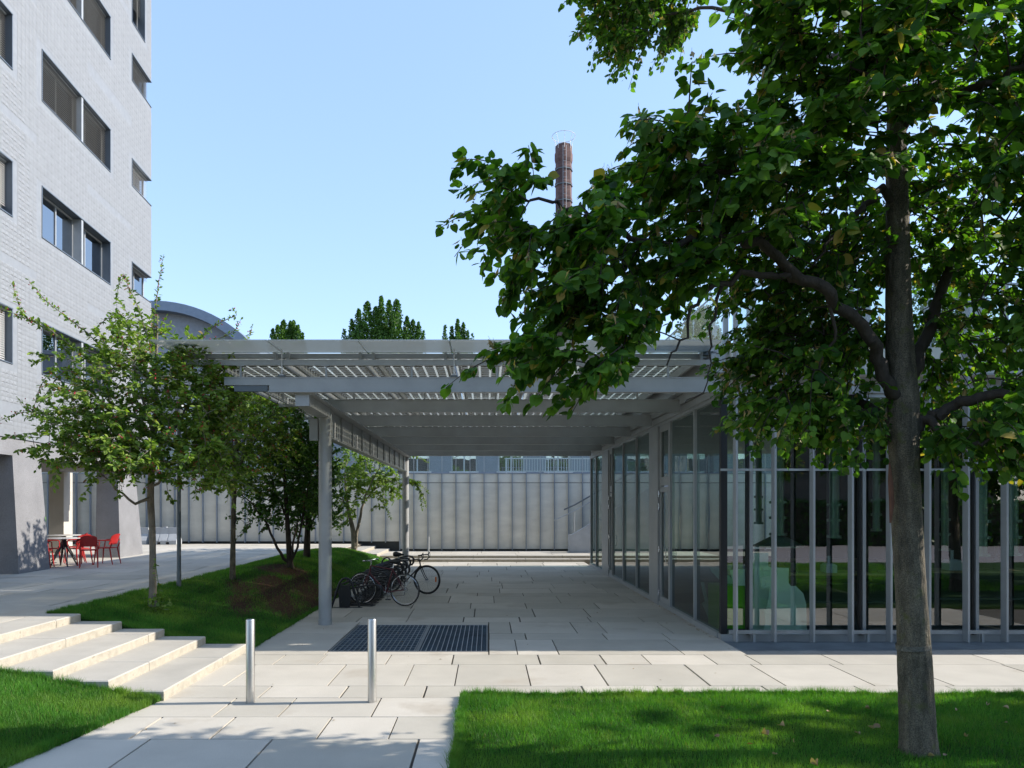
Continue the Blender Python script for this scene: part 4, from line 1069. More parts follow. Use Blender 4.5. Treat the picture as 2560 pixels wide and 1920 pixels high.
    if individual:
        u = 1219+1800*P[:,0]/P[:,1]; v = 1268-1800*(P[:,2]-H)/P[:,1]
        vis = (u > 10) & (u < 2550) & (v > 10) & (v < 1900) & (P[:,1] > 1)
        sc_ = np.where(vis, S/np.maximum(P[:,1], 1), -1); top = np.argsort(-sc_)[:individual]
        s, d_, n_ = leaf_frames(P[top], Dr[top], U[top])
        pv_, pf = leafspec['proto']; lms = [np_mesh('leaf', pv_, [pf], leafm, np.full(len(pv_), x)) for x in (.1,.3,.5,.7,.85,.98)]
        for i, t_ in enumerate(top):
            Mx = Matrix(((s[i][0],d_[i][0],n_[i][0],0),(s[i][1],d_[i][1],n_[i][1],0),(s[i][2],d_[i][2],n_[i][2],0),(0,0,0,1)))
            lo = link('leaf', lms[rng.choice(6, p=[.2,.22,.2,.18,.13,.07])], root); lo.matrix_basis = Matrix.Translation(Vector(P[t_]-off)) @ Mx @ Matrix.Scale(float(S[t_]), 4)
        kp = np.ones(len(P), bool); kp[top] = False; P, Dr, U, S, rnd = P[kp], Dr[kp], U[kp], S[kp], rnd[kp]
    o = link('leaves', leaf_mesh('leaves', leafspec['proto'], P, Dr, U, S, leafm, rnd, off, leafspec.get('wmul', 1)), root); o['kind'] = 'stuff'
    if SP:
        SP_ = np.concatenate(SP); o = link('seeds', balls('seeds', SP_, rng.uniform(.007, .0105, len(SP_)), M['seed'], off), root); o['kind'] = 'stuff'
        b = np.array(BR); o = link('bracts', leaf_mesh('bracts', SMALL, b, rng.normal(0, .5, b.shape)+np.array([0,0,-1]), rng.normal(0, 1, b.shape), rng.uniform(.07, .12, len(b)), M['bract'], rng.random(len(b)), off, .5), root); o['kind'] = 'stuff'
    if BP:
        BP_ = np.concatenate(BP); o = link('berries', balls('berries', BP_, rng.uniform(.010, .015, len(BP_)), M['berry'], off), root); o['kind'] = 'stuff'
    return len(P)
def E3(vx, vy, d, rx, ry, rd, n): return (W(vx, vy, d), (rx/1555*d, rd, ry/1555*d), n)
def PL(*a): return [(W(x, y, d), r) for x, y, d, r in a]

# ---- big lime tree in the right lawn
base = Vector((3.65, 6.1, .02))
lime = empty('lime_tree', 'big dark green lime tree with a stout mossy trunk standing in the right lawn', 'tree', base)
trunk = PL((1987,1650,6.1,.235),(1984,1630,6.1,.19),(1982,1600,6.1,.172),(1978,1500,6.1,.158),(1969,1300,6.1,.142),(1961,1150,6.1,.138),(1955,1010,6.1,.134),(1952,930,6.1,.148),
           (1950,860,6.1,.150),(1944,780,6.1,.128),(1940,650,6.1,.118),(1938,500,6.1,.105),(1936,350,6.1,.096),(1936,200,6.1,.082),(1942,50,6.1,.07),(1950,-200,6.1,.05),(1960,-480,6.1,.02))
trunk = [(p, r*.84) for p, r in trunk]
limbs = [
 PL((1950,905,6.1,.09),(1925,850,6.05,.075),(1895,770,5.95,.07),(1860,705,5.85,.066),(1790,640,5.7,.062),(1720,592,5.6,.056),(1645,528,5.5,.05),(1580,522,5.45,.045),(1490,524,5.4,.036),(1385,520,5.35,.03),(1290,470,5.3,.024),(1205,440,5.3,.018),(1130,425,5.25,.012),(1060,395,5.2,.006)),
 PL((1735,604,5.62,.045),(1680,596,5.6,.036),(1600,600,5.5,.032),(1545,622,5.45,.026),(1500,650,5.4,.02),(1478,720,5.35,.013),(1440,790,5.3,.008)),
 PL((1560,618,5.45,.02),(1530,700,5.4,.012),(1540,770,5.4,.009),(1520,840,5.35,.006),(1480,870,5.3,.004)),
 PL((1950,925,6.1,.09),(1905,895,6.15,.06),(1860,865,6.25,.05),(1800,852,6.35,.042),(1745,866,6.4,.034),(1700,890,6.4,.026),(1655,930,6.4,.014),(1625,965,6.4,.007)),
 PL((1960,935,6.1,.09),(2005,905,6.05,.07),(2050,885,5.95,.062),(2110,862,5.8,.056),(2212,850,5.6,.048),(2330,835,5.5,.03)),
 PL((1950,840,6.12,.08),(1985,770,6.2,.072),(2015,690,6.35,.066),(2045,590,6.5,.06),(2085,480,6.6,.054),(2130,370,6.6,.045),(2180,250,6.6,.035),(2230,100,6.6,.02)),
 PL((1942,500,6.1,.05),(1915,410,6.05,.04),(1880,430,6.0,.036),(1840,470,5.95,.03),(1795,520,5.9,.022),(1758,575,5.85,.012)),
 PL((1940,300,6.1,.06),(1965,235,6.0,.052),(2000,222,5.85,.047),(2060,205,5.6,.042),(2130,180,5.4,.036),(2230,140,5.2,.024)),
 PL((1940,390,6.1,.055),(1880,345,5.95,.046),(1790,330,5.75,.038),(1690,345,5.55,.032),(1590,375,5.4,.026),(1490,345,5.35,.02),(1400,290,5.3,.011)),
 PL((1940,240,6.1,.06),(1880,180,6.4,.05),(1780,110,7.2,.042),(1660,50,8.0,.034),(1540,20,8.5,.026),(1420,30,8.8,.018),(1310,20,8.9,.01)),
 PL((2000,905,6.0,.05),(2060,960,5.8,.03),(2120,960,5.6,.02),(2200,930,5.5,.012)),
 PL((1945,150,6.1,.05),(2000,20,5.8,.04),(2100,-80,5.6,.03),(2250,-150,5.5,.02)),
 PL((1790,648,5.7,.022),(1800,740,5.8,.016),(1760,800,5.9,.009)),
]
blobs = [E3(1135,430,5.25,70,35,.4,14),E3(1140,525,5.3,40,65,.4,14),E3(1085,400,5.2,60,40,.3,5),
 E3(1300,520,5.4,90,75,.7,48),E3(1450,350,5.45,95,80,.7,48),E3(1250,635,5.4,60,55,.6,26),E3(1175,762,5.2,95,18,.4,20),E3(1320,785,5.25,50,22,.4,11),E3(1365,690,5.3,85,90,.5,20),
 E3(1600,430,5.6,125,140,.9,90),E3(1755,320,5.6,105,180,1.0,95),E3(1450,560,5.6,110,70,.7,36),E3(1700,590,6.3,150,110,.5,95),E3(1840,520,6.5,130,130,.5,105),
 E3(1375,5,8.8,125,42,.6,120),E3(1362,80,8.8,40,36,.3,34),E3(1475,38,8.8,44,36,.4,34),
 E3(1720,50,5.4,110,90,.9,70),E3(1890,110,5.3,190,170,1.1,110),E3(2100,60,5.5,190,150,1.0,80),
 E3(2150,330,5.7,125,190,1.0,100),E3(2165,580,5.9,110,170,.9,80),E3(2010,480,6.6,110,140,.4,60),
 E3(1690,750,6.2,110,65,.5,34),E3(1735,850,6.3,110,40,.5,58),E3(1660,885,6.2,40,32,.4,14),E3(1850,890,6.3,80,35,.45,28),E3(1830,735,6.4,80,80,.4,55),E3(1700,740,6.4,90,60,.4,40),
 E3(2100,920,5.9,110,30,.6,42),E3(2190,790,5.9,90,120,.7,40),E3(2040,740,6.3,70,110,.4,28),
 E3(1900,-260,5.8,380,190,1.3,60),E3(2480,420,5.6,270,430,1.2,90),E3(2450,800,5.6,200,200,1.0,30)]
LS = dict(twig=.34, n=25, size=.078, spread=.35, rise=-.05, sag=.3, hang=.55, petiole=.03, tumble=.45, proto=LIME, limbmat=M['bark_dark'], twigmat=M['bark_dark'], far=(5.95, .72))
cnt_l = grow(lime, base, trunk, limbs, blobs, LS, M['bark'], M['lime'], individual=300, seeds=.7, axis=(3.5,6.2,4.5))
MB(base).tube([W(1923,1130,5.99)+Vector((0,.0,0)), W(1926,1085,5.99), W(1923,1040,5.995), W(1921,1000,6.0)], [.008,.022,.020,.006], 8).build('bark_scar', M['scar'], lime, True)
MB(base).tube([W(1973,1402,6.1), W(1972,1391,6.1)], [.1335,.133], 28, cap=False).build('pale_bark_band', pmat('pale_bark_band', (.135,.125,.10), .95, var=.4, scale=25, bump=1, bscale=60, fine=.3), lime, True)

def lime_copy(loc, rz, s, label):
    r = lime.copy(); C.objects.link(r); r.location = loc; r.rotation_euler = (0,0,rz); r.scale = (s,s,s); r['label'] = label; r['group'] = 'lime trees round the lawn'
    for ch in lime.children:
        if ch.name.split('.')[0] == 'leaf': continue
        c = ch.copy(); C.objects.link(c); c.parent = r
lime['group'] = 'lime trees round the lawn'
lime_copy((13.2, 6.45, 0), R(180), 1.0, 'lime tree on the right lawn outside the picture, shading the grass')
lime_copy((11.6, 5.05, 0), R(90), 1.0, 'second lime tree on the right lawn outside the picture, nearest the big one')
lime_copy((20.0, 5.2, 0), R(100), 1.15, 'third lime tree on the right lawn outside the picture, farthest from the big one')
for i, (x, y, a, s) in enumerate(((-6,-17,40,1.35),(1.5,-21,120,1.6),(9,-17,200,1.4),(16.5,-18,300,1.5),(24,-17,20,1.4),(-14,-15,90,1.4))):
    lime_copy((x, y, -.1), R(a), s, f'{["first","second","third","fourth","fifth","sixth"][i]} lime tree of the row behind the viewpoint')

# ---- crab apples on the left lawn
def crab(basexy, label, trunkpts, limbs, blobs, shoots, leafm, berries, n_leaf, size, barkm, group='small trees on the grass strip'):
    base = Vector((basexy[0], basexy[1], float(mound_h(basexy[0], basexy[1]))-.03))
    e = empty('crab_apple_tree', label, 'tree', base, 0, group)
    LSc = dict(twig=.30, n=n_leaf, size=size, spread=.6, rise=.12, sag=.15, hang=.15, petiole=.012, tumble=.7, proto=CRAB, gap=.017)
    trunkpts[0] = (Vector((base.x, base.y, base.z)), trunkpts[0][1])
    grow(e, base, trunkpts, limbs, blobs, LSc, barkm, leafm, shoots=shoots, berries=berries, axis=(base.x, base.y, base.z+2.6), twig_r=(.005,.002))
    return e
D1 = 12.05
crab((-5.60, D1), 'nearest crab apple tree with long upright shoots and red berries, left of the lamp post',
 PL((332,1313,D1,.075),(330,1250,D1,.055),(329,1150,D1,.052),(325,1070,D1,.055),(330,980,D1,.05),(336,880,D1,.035),(338,780,D1,.022),(340,680,D1,.010)),
 [PL((326,1075,D1,.04),(285,1088,D1-.2,.028),(240,1040,D1-.4,.02),(180,980,D1-.5,.012),(130,940,D1-.6,.006)),
  PL((328,1030,D1,.04),(280,960,D1,.028),(230,880,D1+.1,.02),(190,800,D1+.2,.012)),
  PL((330,990,D1,.035),(380,920,D1-.2,.025),(430,860,D1-.3,.018),(480,800,D1-.3,.010)),
  PL((330,1050,D1,.03),(400,1010,D1-.3,.02),(450,980,D1-.5,.01)),
  PL((332,960,D1,.03),(310,860,D1-.6,.02),(290,780,D1-.9,.010)),
  PL((332,960,D1,.03),(360,850,D1+.6,.02),(370,760,D1+.9,.010))],
 [E3(300,880,D1-.6,165,95,1.3,250),E3(320,775,D1-.3,115,60,.9,90),E3(190,950,D1-.9,105,75,.9,110),E3(330,985,D1-.8,180,55,1.1,170),E3(450,900,D1-.6,80,110,.9,120),E3(480,1010,D1-.6,50,45,.7,40),E3(380,1030,D1-.3,60,35,.6,20),E3(425,790,D1-.5,65,40,.7,45),E3(480,835,D1-.4,45,45,.6,30),E3(160,800,D1,60,60,.5,14),E3(300,715,D1,60,35,.5,20)],
 [PL((336,780,D1,.012),(333,690,D1,.009),(343,610,D1,.006),(353,552,D1,.003)),
  PL((330,760,D1,.012),(300,670,D1-.1,.009),(278,620,D1-.1,.007),(264,592,D1-.1,.004),(252,640,D1-.1,.003),(256,690,D1-.1,.002)),
  PL((250,800,D1,.014),(200,730,D1-.2,.010),(150,690,D1-.3,.008),(100,650,D1-.3,.006),(62,606,D1-.3,.003)),
  PL((230,810,D1,.014),(150,745,D1-.3,.010),(90,700,D1-.4,.008),(50,680,D1-.4,.006),(25,612,D1-.4,.003)),
  PL((120,725,D1-.3,.008),(60,690,D1-.4,.006),(0,668,D1-.5,.004),(-60,660,D1-.5,.003)),
  PL((210,860,D1-.3,.010),(150,800,D1-.4,.008),(100,850,D1-.5,.006),(65,905,D1-.5,.003)),
  PL((170,930,D1-.4,.010),(110,900,D1-.5,.008),(50,890,D1-.5,.005),(-5,912,D1-.5,.003)),
  PL((130,920,D1-.4,.008),(90,905,D1-.5,.005),(38,862,D1-.5,.003)),
  PL((200,930,D1-.4,.010),(130,820,D1-.4,.008),(95,820,D1-.5,.006),(70,890,D1-.5,.003)),
  PL((350,790,D1,.012),(420,740,D1-.1,.009),(470,700,D1-.1,.007),(510,682,D1-.1,.005),(500,670,D1-.1,.003)),
  PL((370,800,D1,.012),(440,745,D1,.009),(500,720,D1,.006),(520,690,D1,.003)),
  PL((480,760,D1,.008),(530,740,D1,.006),(545,700,D1,.003)),
  PL((290,740,D1,.012),(262,680,D1,.010),(230,690,D1,.006),(195,720,D1,.003))],
 M['crab'], .34, 24, .088, M['bark_pale'])
D2 = 15.9
crab((-5.63, D2), 'second crab apple tree with a straight thin trunk, right of the lamp post',
 PL((502,1262,D2,.07),(503,1180,D2,.055),(505,1080,D2,.05),(510,1000,D2,.045),(512,920,D2,.03),(515,840,D2,.012)),
 [PL((506,1050,D2,.03),(470,990,D2,.022),(440,920,D2,.014),(430,860,D2,.007)),PL((508,1020,D2,.03),(550,950,D2,.022),(590,890,D2,.014),(610,840,D2,.007)),
  PL((508,1030,D2,.03),(500,950,D2-.8,.018),(490,900,D2-1.2,.008)),PL((508,1030,D2,.03),(530,950,D2+.8,.018),(540,900,D2+1.2,.008))],
 [E3(505,930,D2,105,95,1.2,210),E3(480,1010,D2-.4,70,55,.8,60),E3(560,880,D2,75,55,.8,60),E3(570,960,D2,70,70,.8,60),E3(540,1040,D2,50,30,.5,15)],
 [PL((540,860,D2,.009),(560,820,D2,.006),(556,800,D2,.003)),PL((580,850,D2,.008),(600,820,D2,.005),(590,800,D2,.003))],
 M['crab'], .36, 22, .090, M['bark'])
D3 = 18.0
crab((-4.93, D3), 'bushy multi-stemmed dark green shrub tree left of the near canopy column',
 PL((627,1231,D3,.10),(625,1200,D3,.07),(620,1120,D3,.055),(615,1040,D3,.045),(610,960,D3,.03),(612,880,D3,.012)),
 [PL((626,1222,D3,.06),(600,1185,D3-.2,.045),(580,1140,D3-.3,.035),(545,1090,D3-.5,.02),(505,1060,D3-.5,.008)),PL((628,1215,D3,.05),(645,1170,D3,.035),(655,1110,D3,.03),(670,1040,D3,.018)),
  PL((626,1210,D3,.04),(640,1140,D3+.4,.03),(650,1060,D3+.6,.02),(640,960,D3+.6,.01)),PL((620,1120,D3,.035),(590,1050,D3,.025),(570,980,D3,.012))],
 [E3(625,930,D3,75,80,1.2,230),E3(610,1030,D3,85,85,1.3,200),E3(560,1110,D3-.3,55,45,.8,40),E3(665,1000,D3,45,120,1.0,110),E3(590,870,D3,50,40,.7,40)],
 [], M['crab_dark'], .12, 24, .095, M['bark_dark'])
D4 = 20.6
crab((-5.17, D4), 'dark shrub tree partly hidden behind the multi-stemmed one',
 PL((663,1209,D4,.11),(664,1150,D4,.08),(668,1080,D4,.06),(672,1000,D4,.03)),
 [PL((664,1150,D4,.05),(690,1090,D4,.03),(700,1020,D4,.012)),PL((664,1150,D4,.05),(640,1090,D4,.03),(630,1020,D4,.012))],
 [E3(665,1010,D4,60,90,1.2,190),E3(690,1080,D4,50,60,.9,90),E3(640,1100,D4,40,50,.8,50)], [], M['crab_dark'], 0, 24, .10, M['bark_dark'])
D5 = 26.2
crab((-4.85, D5), 'light yellow green two-stemmed young tree on the crest of the mound between the canopy columns',
 PL((766,1190,D5,.12),(763,1150,D5,.09),(752,1100,D5,.06),(745,1040,D5,.03),(748,1000,D5,.015)),
 [PL((767,1188,D5,.09),(775,1130,D5,.07),(790,1070,D5,.045),(815,1020,D5,.025),(840,990,D5,.012)),PL((785,1085,D5,.04),(820,1050,D5,.025),(870,1035,D5,.015),(910,1040,D5,.008)),
  PL((752,1100,D5,.04),(735,1060,D5,.025),(725,1000,D5,.012))],
 [E3(760,1030,D5,55,60,1.2,120),E3(810,1040,D5,50,55,1.0,70),E3(740,1100,D5,35,45,.8,40),E3(850,1050,D5,35,30,.7,22)],
 [PL((850,1000,D5,.015),(890,985,D5,.010),(925,1000,D5,.005)),PL((880,1040,D5,.012),(905,1055,D5,.010),(922,1095,D5,.005)),PL((870,1040,D5,.012),(905,1045,D5,.010),(925,1065,D5,.005)),PL((800,1100,D5,.012),(830,1095,D5,.008),(845,1120,D5,.004)),PL((870,1035,D5,.012),(900,1045,D5,.010),(912,1100,D5,.005))],
 M['crab_pale'], 0, 18, .13, M['bark_pale'])

# ---- leafy sucker at the foot of the first tree, young stem stake
base = Vector((-5.42, 11.75, float(mound_h(-5.42, 11.75)))); e = empty('sapling', 'small bright green leafy sucker growing at the foot of the nearest crab apple trunk', 'plant', base)
n = 70; tt = rng.random(n); ang = rng.uniform(0, 6.28, n)
P = np.stack([base.x+np.cos(ang)*.28*rng.random(n), base.y+np.sin(ang)*.2*rng.random(n), base.z+.04+.25*rng.random(n)], 1)
st_ = np.array([[base.x+.03+.04*math.sin(t*5), base.y, base.z+t*.85] for t in np.linspace(.1, 1, 22)]); P = np.concatenate([P, st_])
o_ = link('leaves', leaf_mesh('leaves', CRAB, P, rng.normal(0, 1, P.shape), rng.normal(0, .5, P.shape)+np.array([0,0,1]), rng.uniform(.05, .09, len(P)), M['crab_pale'], rng.random(len(P)), base, 1.3), e); o_['kind'] = 'stuff'
MB(base).tube([base, Vector(st_[8]), Vector(st_[-1])], .005, 5).build('stem', M['crab_pale'], e)
def blades(x, y, z, label):
    e = tag(link('weed', None), label, 'weed'); return e

# ---- fallen leaves
LFL = ['large pale fallen leaf, upper of a close pair left of the lawn middle', 'large pale fallen leaf, lower of a close pair left of the lawn middle',
 'curled fallen leaf alone in the left part of the right lawn, half way down', 'narrow fallen leaf in deep shade below the close pair of pale leaves', 'fallen leaf nearest the bottom edge of the picture',
 'wide brown fallen leaf a short way left of the big trunk', 'small tan fallen leaf left of the wide brown one by the trunk', 'small pale fallen leaf left of the trunk near the paving edge',
 'tan fallen leaf just right of the foot of the big trunk', 'fallen leaf touching the foot of the big trunk', 'tiny pale fallen leaf right of the trunk in the middle of the grass',
 'brown fallen leaf at the far right, half way down the grass', 'pale fallen leaf at the far right close to the paving edge', 'small fallen leaf close to the paving edge between the trunk and the rightmost leaf',
 'tiny fallen leaf in the lower left part of the right lawn', 'tiny fallen leaf beside the wide brown one by the trunk', 'tiny brown fallen leaf right of and below the close pair',
 'small reddish fallen leaf near the left corner of the right lawn by the paving', 'small reddish fallen leaf near the paving edge, middle of the lawn', 'tiny reddish fallen leaf just right of the trunk near the paving edge']
lf = [(640,540),(560,605),(250,615),(600,730),(850,790),(1285,550),(1130,590),(1190,432),(1700,738),(1635,740),(1830,615),(2085,525),(2080,425),(1975,415),(435,665),(1240,565),(730,650),(260,425),(950,455),(1775,450)]
pv_, pf = LIME; dv = pv_.copy(); dv[:,2] = .35*np.abs(dv[:,0])**1.0+.25*np.sin(dv[:,1]*3)
dms = [np_mesh('fallen_leaf', dv*np.array([a, 1, b]), [pf], M['dry'], np.full(len(dv), c)) for a, b, c in ((1,1,.9),(.7,1.8,.5),(.9,.6,.15))]
for i, (a, b) in enumerate(lf):
    u, v = 1700+.3888*a, 1600+.3888*b; Y = (H-.07)*1800/(v-1268); big = i in (0,1,4,5)
    s = .068 if big else random.uniform(.032, .052)
    q = link('fallen_leaf', dms[i % 3]); q.location = ((u-1219)/1800*Y, Y, .065); q.rotation_euler = (random.uniform(-.5,.5), random.uniform(-.5,.5), random.uniform(0,6)); q.scale = (s,s,s)
    tag(q, LFL[i], 'leaf', 'fallen leaves on the right lawn')

# ================================================================ BACKGROUND
struct(MB().box(-60,60,31.45,120,2.9,3.4).build('street', M['asphalt']))
def slab_building(x0, x1, y, ztop, mw, label, wx, ww, rows_, name='street_building', rail=None):
    f = Vector(((x0+x1)/2, y, 3.4)); e = empty(name, label, 'building', f)
    xs_ = []; x = x0+wx*.5
    while x+ww < x1-.3: xs_.append((x, x+ww)); x += wx
    b = MB(f); zc = 3.4
    edges = [x0]+[v for p in xs_ for v in p]+[x1]
    for (za, zb) in rows_:
        b.box(x0,x1,y,y+.4,zc,za)
        for i in range(0, len(edges), 2): b.box(edges[i],edges[i+1],y,y+.4,za,zb)
        zc = zb
    b.box(x0,x1,y,y+.4,zc,ztop); b.box(x0,x1,y+.41,y+12,3.4,ztop-.1); b.build('wall', mw, e)
    MB(f).box(x0-.2,x1+.2,y-.25,y+12.2,ztop,ztop+.25).build('cornice', mw, e)
    for (za, zb) in rows_:
        for (p, q) in xs_:
            w_ = MB(f).box(p,q,y+.3,y+.34,za,zb).build('window', M['ink'], e)
            fr = MB(f); fr.box(p,p+.07,y+.22,y+.29,za,zb).box(q-.07,q,y+.22,y+.29,za,zb).box((p+q)/2-.04,(p+q)/2+.04,y+.22,y+.29,za,zb).box(p+.07,q-.07,y+.22,y+.29,zb-.07,zb); fr.build('frame', M['chalk'], w_)
            MB(f).box(p+.07,q-.07,y+.25,y+.26,za,zb-.07).build('pane', M['glass_win'], w_)
            MB(f).box(p-.1,q+.1,y-.08,y+.2,za-.1,za-.002).build('sill', M['chalk'], w_)
    return e
blue = pmat('blue_grey_render', (.32,.34,.38), .85, var=.05)
slab_building(-9,24,42,10.6,blue,'pale blue grey street building with tall windows seen over the panelled wall', 2.75, 1.5, [(4.2,6.4),(7.6,9.6)])
slab_building(-30,-9.6,43,9.9,M['cream'],'cream building glimpsed between the small trees beyond the panelled wall', 2.6, 1.2, [(4.4,6.2),(7.2,9.0)])
f = Vector((1.8, 38, 3.4)); e = empty('street_railing', 'light metal railing along the street above the panelled wall, right part', 'railing', f)
MB(f).box(.9,5.6,37.97,38.03,4.64,4.70).build('top_rail', M['chalk'], e); MB(f).box(.9,5.6,37.98,38.02,3.98,4.02).build('bottom_rail', M['chalk'], e)
bm_ = MB().box(-.015,.015,-.015,.015,0,.62).mesh('bar', M['chalk']); x = .95
while x < 5.6: link('bar', bm_, e, Vector((x, 38, 4.02))-f); x += .14
for x in (1.0, 3.2, 5.5): MB(f).box(x-.035,x+.035,37.96,38.04,3.4,4.64).build('post', M['chalk'], e)

# barrel roofed hall
f = Vector((-32.5, 70, 3.4)); e = empty('arched_hall', 'hall with a wide arched blue grey metal roof beyond the tiled office block', 'building', f)
Rr, cx, cz = 13.2, -32.6, 9.0
prof = [(cx+Rr*math.cos(R(a)), cz+Rr*math.sin(R(a))) for a in range(8, 173, 4)]; inn = [(cx+(Rr-.9)*math.cos(R(a)), cz+(Rr-.9)*math.sin(R(a))) for a in range(8, 173, 4)]
m = MB(f); n = len(prof); V = [(x,70,z) for x,z in prof]+[(x,96,z) for x,z in prof]+[(x,70,z) for x,z in inn]+[(x,96,z) for x,z in inn]; F = []
for i in range(n-1): F += [(i,i+1,n+i+1,n+i),(2*n+i,3*n+i,3*n+i+1,2*n+i+1),(i,2*n+i,2*n+i+1,i+1),(n+i,n+i+1,3*n+i+1,3*n+i)]
m.add(V, F); m.build('roof', pmat('zinc_roof', (.19,.23,.29), .5, metal=.3, var=.08), e, True)
g = [(x,z) for x,z in inn]; m = MB(f); m.prism([(inn[-1][0],3.4)]+g[::-1]+[(inn[0][0],3.4)], 'y', 71.2, 95); m.build('wall', pmat('grey_gable', (.26,.28,.31), .85), e)

# brick chimney
cx, cy = 8.45, 80; f = Vector((cx, cy, 3)); e = empty('brick_chimney', 'tall weathered octagonal brick factory chimney with a metal ring on top', 'chimney', f)
T = 42.3
m = MB(f); pr = [(1.35,0),(1.0,20),(.93,T-8)]
for z in np.arange(T-16, T-2.2, 1.7): pr += [(.90,z),(.90,z+1.2),(.97,z+1.25),(.97,z+1.5)]
pr = [(1.35,0),(1.05,18),(.93,T-19)]+sorted([q for q in pr if q[1] > T-18], key=lambda q: q[1])+[(.93,T-2.0),(1.0,T-1.7),(1.0,T-1.0),(.93,T-.9),(.90,T-.1),(.6,T-.1)]
pr = [(r_, z-.0) for r_, z in pr]; m.lathe((cx,cy,0), pr, 8); m.build('shaft', M['brick'], e)
for z in (T-2.9,T-4.6,T-6.4,T-8.3,T-10.2,T-12.4): MB(f).lathe((cx,cy,z), [(1.02,0),(1.02,.09)], 8).build('iron_band', M['alu_dark'], e)
MB(f).ring((cx,cy,T+1.0), 1.28, .028, 'z', 36, 6).build('top_ring', M['chalk'], e, True)
for k in range(8): a = R(45*k); MB(f).tube([(cx+.92*math.cos(a),cy+.92*math.sin(a),T-.6),(cx+.95*math.cos(a),cy+.95*math.sin(a),T+.2),(cx+1.28*math.cos(a),cy+1.28*math.sin(a),T+1.0)], .022, 6).build('ring_bracket', M['chalk'], e)
ld = MB(f)
for s in (-.18, .18): ld.tube([(cx+s,cy-1.12,3),(cx+s,cy-1.06,T-.5)], .02, 5)
ld.build('ladder_rail', M['alu_light'], e)
rg = MB().tube([(-.18,0,0),(.18,0,0)], .016, 5).mesh('rung', M['alu_light'])
for k in range(30): link('rung', rg, e, Vector((cx, cy-1.08, T-1-.6*k))-f)

# trees far away
def far_tree(x, y, zt, spires, label, kind, leafm, lsz, trunk_h=5, group='trees beyond the street'):
    f = Vector((x, y, 3.4)); e = empty(kind, label, 'tree', f, 0, group)
    MB(f).tube([(x,y,3.4),(x,y,3.4+trunk_h),(x,y,zt-3)], [.25,.2,.06], 8).build('trunk', M['bark_dark'], e, True)
    P = []; 
    for (dx, dy, top, rad, bot, n) in spires:
        t = rng.random(n)**.75; z = bot+(top-bot)*t; env = rad*np.minimum(1, (1-t)**.55*1.15)*np.clip(.35+t*4, 0, 1)
        a = rng.uniform(0, 6.283, n); q = rng.random(n)**.45
        lump = 1+.28*np.sin(z*2.2+a*2+dx*3)
        P.append(np.stack([x+dx+np.cos(a)*env*q*lump, y+dy+np.sin(a)*env*q*lump, z], 1))
    P = np.concatenate(P); o_ = link('crown', leaf_mesh('crown', SMALL, P, rng.normal(0, 1, P.shape)+np.array([0,0,.6]), rng.normal(0, 1, P.shape), rng.uniform(.6, 1.2, len(P))*lsz*1.15, leafm, rng.random(len(P)), f, 1.6), e)
    return e
def sp(vx, vy, d, x, r_, bot, n): p = W(vx, vy, d); return (p.x-x, random.uniform(-.8,.8), p.z, r_, bot, n)
d = 62
x = W(828,700,d).x
far_tree(x, d, 20, [sp(vx, vy, d, x, r_*1.45, 11, int(n*3.0)) for vx, vy, r_, n in ((757,688,.55,700),(772,665,.7,1000),(795,655,.75,1200),(812,665,.8,1200),(824,643,.6,1200),(838,645,.6,1200),(850,670,1.0,1300),(858,652,.7,1200),(880,688,.5,900),(893,695,.55,900),(905,700,.5,600),(780,700,1.2,1200),(825,700,1.6,2200),(745,715,.4,300),(916,720,.3,200))],
  'largest clump of upright fastigiate trees above the canopy, middle', 'hornbeam_tree', M['poplar'], .13)
x = W(618,710,d).x
far_tree(x, d, 18, [sp(vx, vy, d, x, r_*1.45, 11, int(n*3.0)) for vx, vy, r_, n in ((590,712,.4,400),(601,705,.5,800),(612,692,.55,1000),(622,690,.5,900),(632,692,.5,900),(643,703,.5,800),(652,718,.35,400),(618,712,1.1,1300))],
  'small clump of upright trees above the canopy, left one', 'hornbeam_tree', M['poplar'], .13)
x = W(990,710,d).x
far_tree(x, d, 18, [sp(vx, vy, d, x, r_*1.45, 11, int(n*3.0)) for vx, vy, r_, n in ((962,708,.3,300),(975,702,.4,600),(988,688,.4,800),(1000,695,.4,700),(1010,712,.3,300),(1020,722,.3,150),(990,722,.9,500))],
  'small clump of upright trees above the canopy, right one', 'hornbeam_tree', M['poplar'], .13)
x = W(1150,700,d).x
far_tree(x, d, 18, [sp(vx, vy, d, x, r_*1.45, 11, int(n*3.0)) for vx, vy, r_, n in ((1142,690,.4,700),(1150,680,.4,700),(1165,672,.5,700),(1185,690,.9,1200),(1230,715,1.2,1200),(1290,722,1.2,1200),(1370,725,1.5,1200))],
  'upright trees half hidden behind the left tip of the big lime tree', 'hornbeam_tree', M['poplar'], .13)
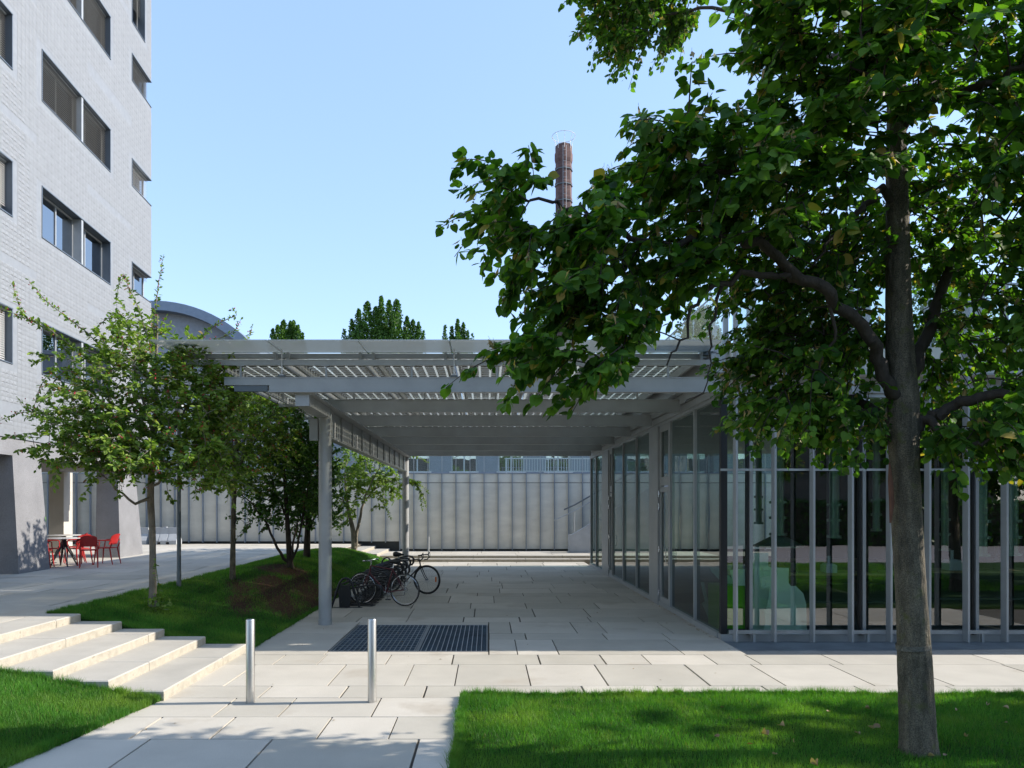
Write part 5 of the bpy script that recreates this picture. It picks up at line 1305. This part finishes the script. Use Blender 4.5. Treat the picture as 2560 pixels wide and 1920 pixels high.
for i, (x, y, zt, s, lb) in enumerate(((12.0,39,13.2,2.6,'sunlit loose tree seen through the glass upstand at the pavilion corner'),(17.5,40,15,3.2,'sunlit tree beyond the pavilion roof, left of the big trunk'),(24,39,15.5,3.4,'sunlit tree beyond the pavilion roof behind the big trunk'),(31,41,15,3.2,'sunlit tree beyond the pavilion roof at the right edge'))):
    far_tree(x, y, zt, [(random.uniform(-s,s)*.6, random.uniform(-s,s)*.5, zt-random.uniform(0,3), s*random.uniform(.45,.7), 5.5+random.uniform(0,3), 1300) for _ in range(7)], lb, 'street_tree', M['fartree'], .15)

f = Vector((8, -17.2, -.2)); e = empty('added_hedge', 'dark hedge added behind the viewpoint to darken the mirror image in the pavilion glass', 'hedge', f)  # unseen hedge, added so the ground mirrored in the glass goes darker
n = 16000; P = np.stack([rng.uniform(-14, 34, n), -16.6+rng.normal(0, .12, n), rng.uniform(-.1, 2.4, n)], 1); P[:5000,1] = rng.uniform(-17.6,-16.5,5000); P[:5000,2] = 2.35+rng.normal(0,.08,5000)
link('leaves', leaf_mesh('leaves', SMALL, P, rng.normal(0, 1, P.shape), rng.normal(0, 1, P.shape), rng.uniform(.12, .2, n), M['crab_dark'], rng.random(n)*.5, f, 1.5), e)['kind'] = 'stuff'
MB(f).box(-14,34,-17.7,-16.7,-.25,2.3).build('core', M['bark_dark'], e)
n = 420; t_ = rng.random(n); lx = np.where(t_ < .75, 3.66-np.abs(rng.normal(0, .045, n)), rng.uniform(-3.3, 3.6, n)); ly = np.where(t_ < .75, rng.uniform(11.5, 19, n), rng.uniform(6.5, 26, n))
P = np.stack([lx, ly, np.full(n, .006)], 1)
lo = link('leaf_litter', leaf_mesh('leaf_litter', CRAB, P, rng.normal(0, 1, P.shape)*np.array([1,1,.1]), np.array([0,0,1])+rng.normal(0, .3, P.shape), rng.uniform(.012, .038, n), M['dry'], rng.random(n), (0,0,0))); lo['kind'] = 'stuff'
# building behind the viewpoint (only seen mirrored in the glass)
struct(MB().box(-8,30,-16,-4.2,-.3,.0).build('rear_path', pmat('rear_paving', (.26, .24, .245), .8)))
f = Vector((5, -48, 0)); e = empty('rear_building', 'dark residential block behind the viewpoint mirrored in the pavilion glass', 'building', f)
MB(f).box(-40,50,-62,-48,-.3,11).build('wall', pmat('dark_render', (.07,.07,.065), .9), e)
for k in range(14):
    for z in (2, 5.2, 8.4): MB(f).box(-36+6*k,-33.5+6*k,-48.02,-47.95,z,z+1.8).build('window', M['ink'], e)
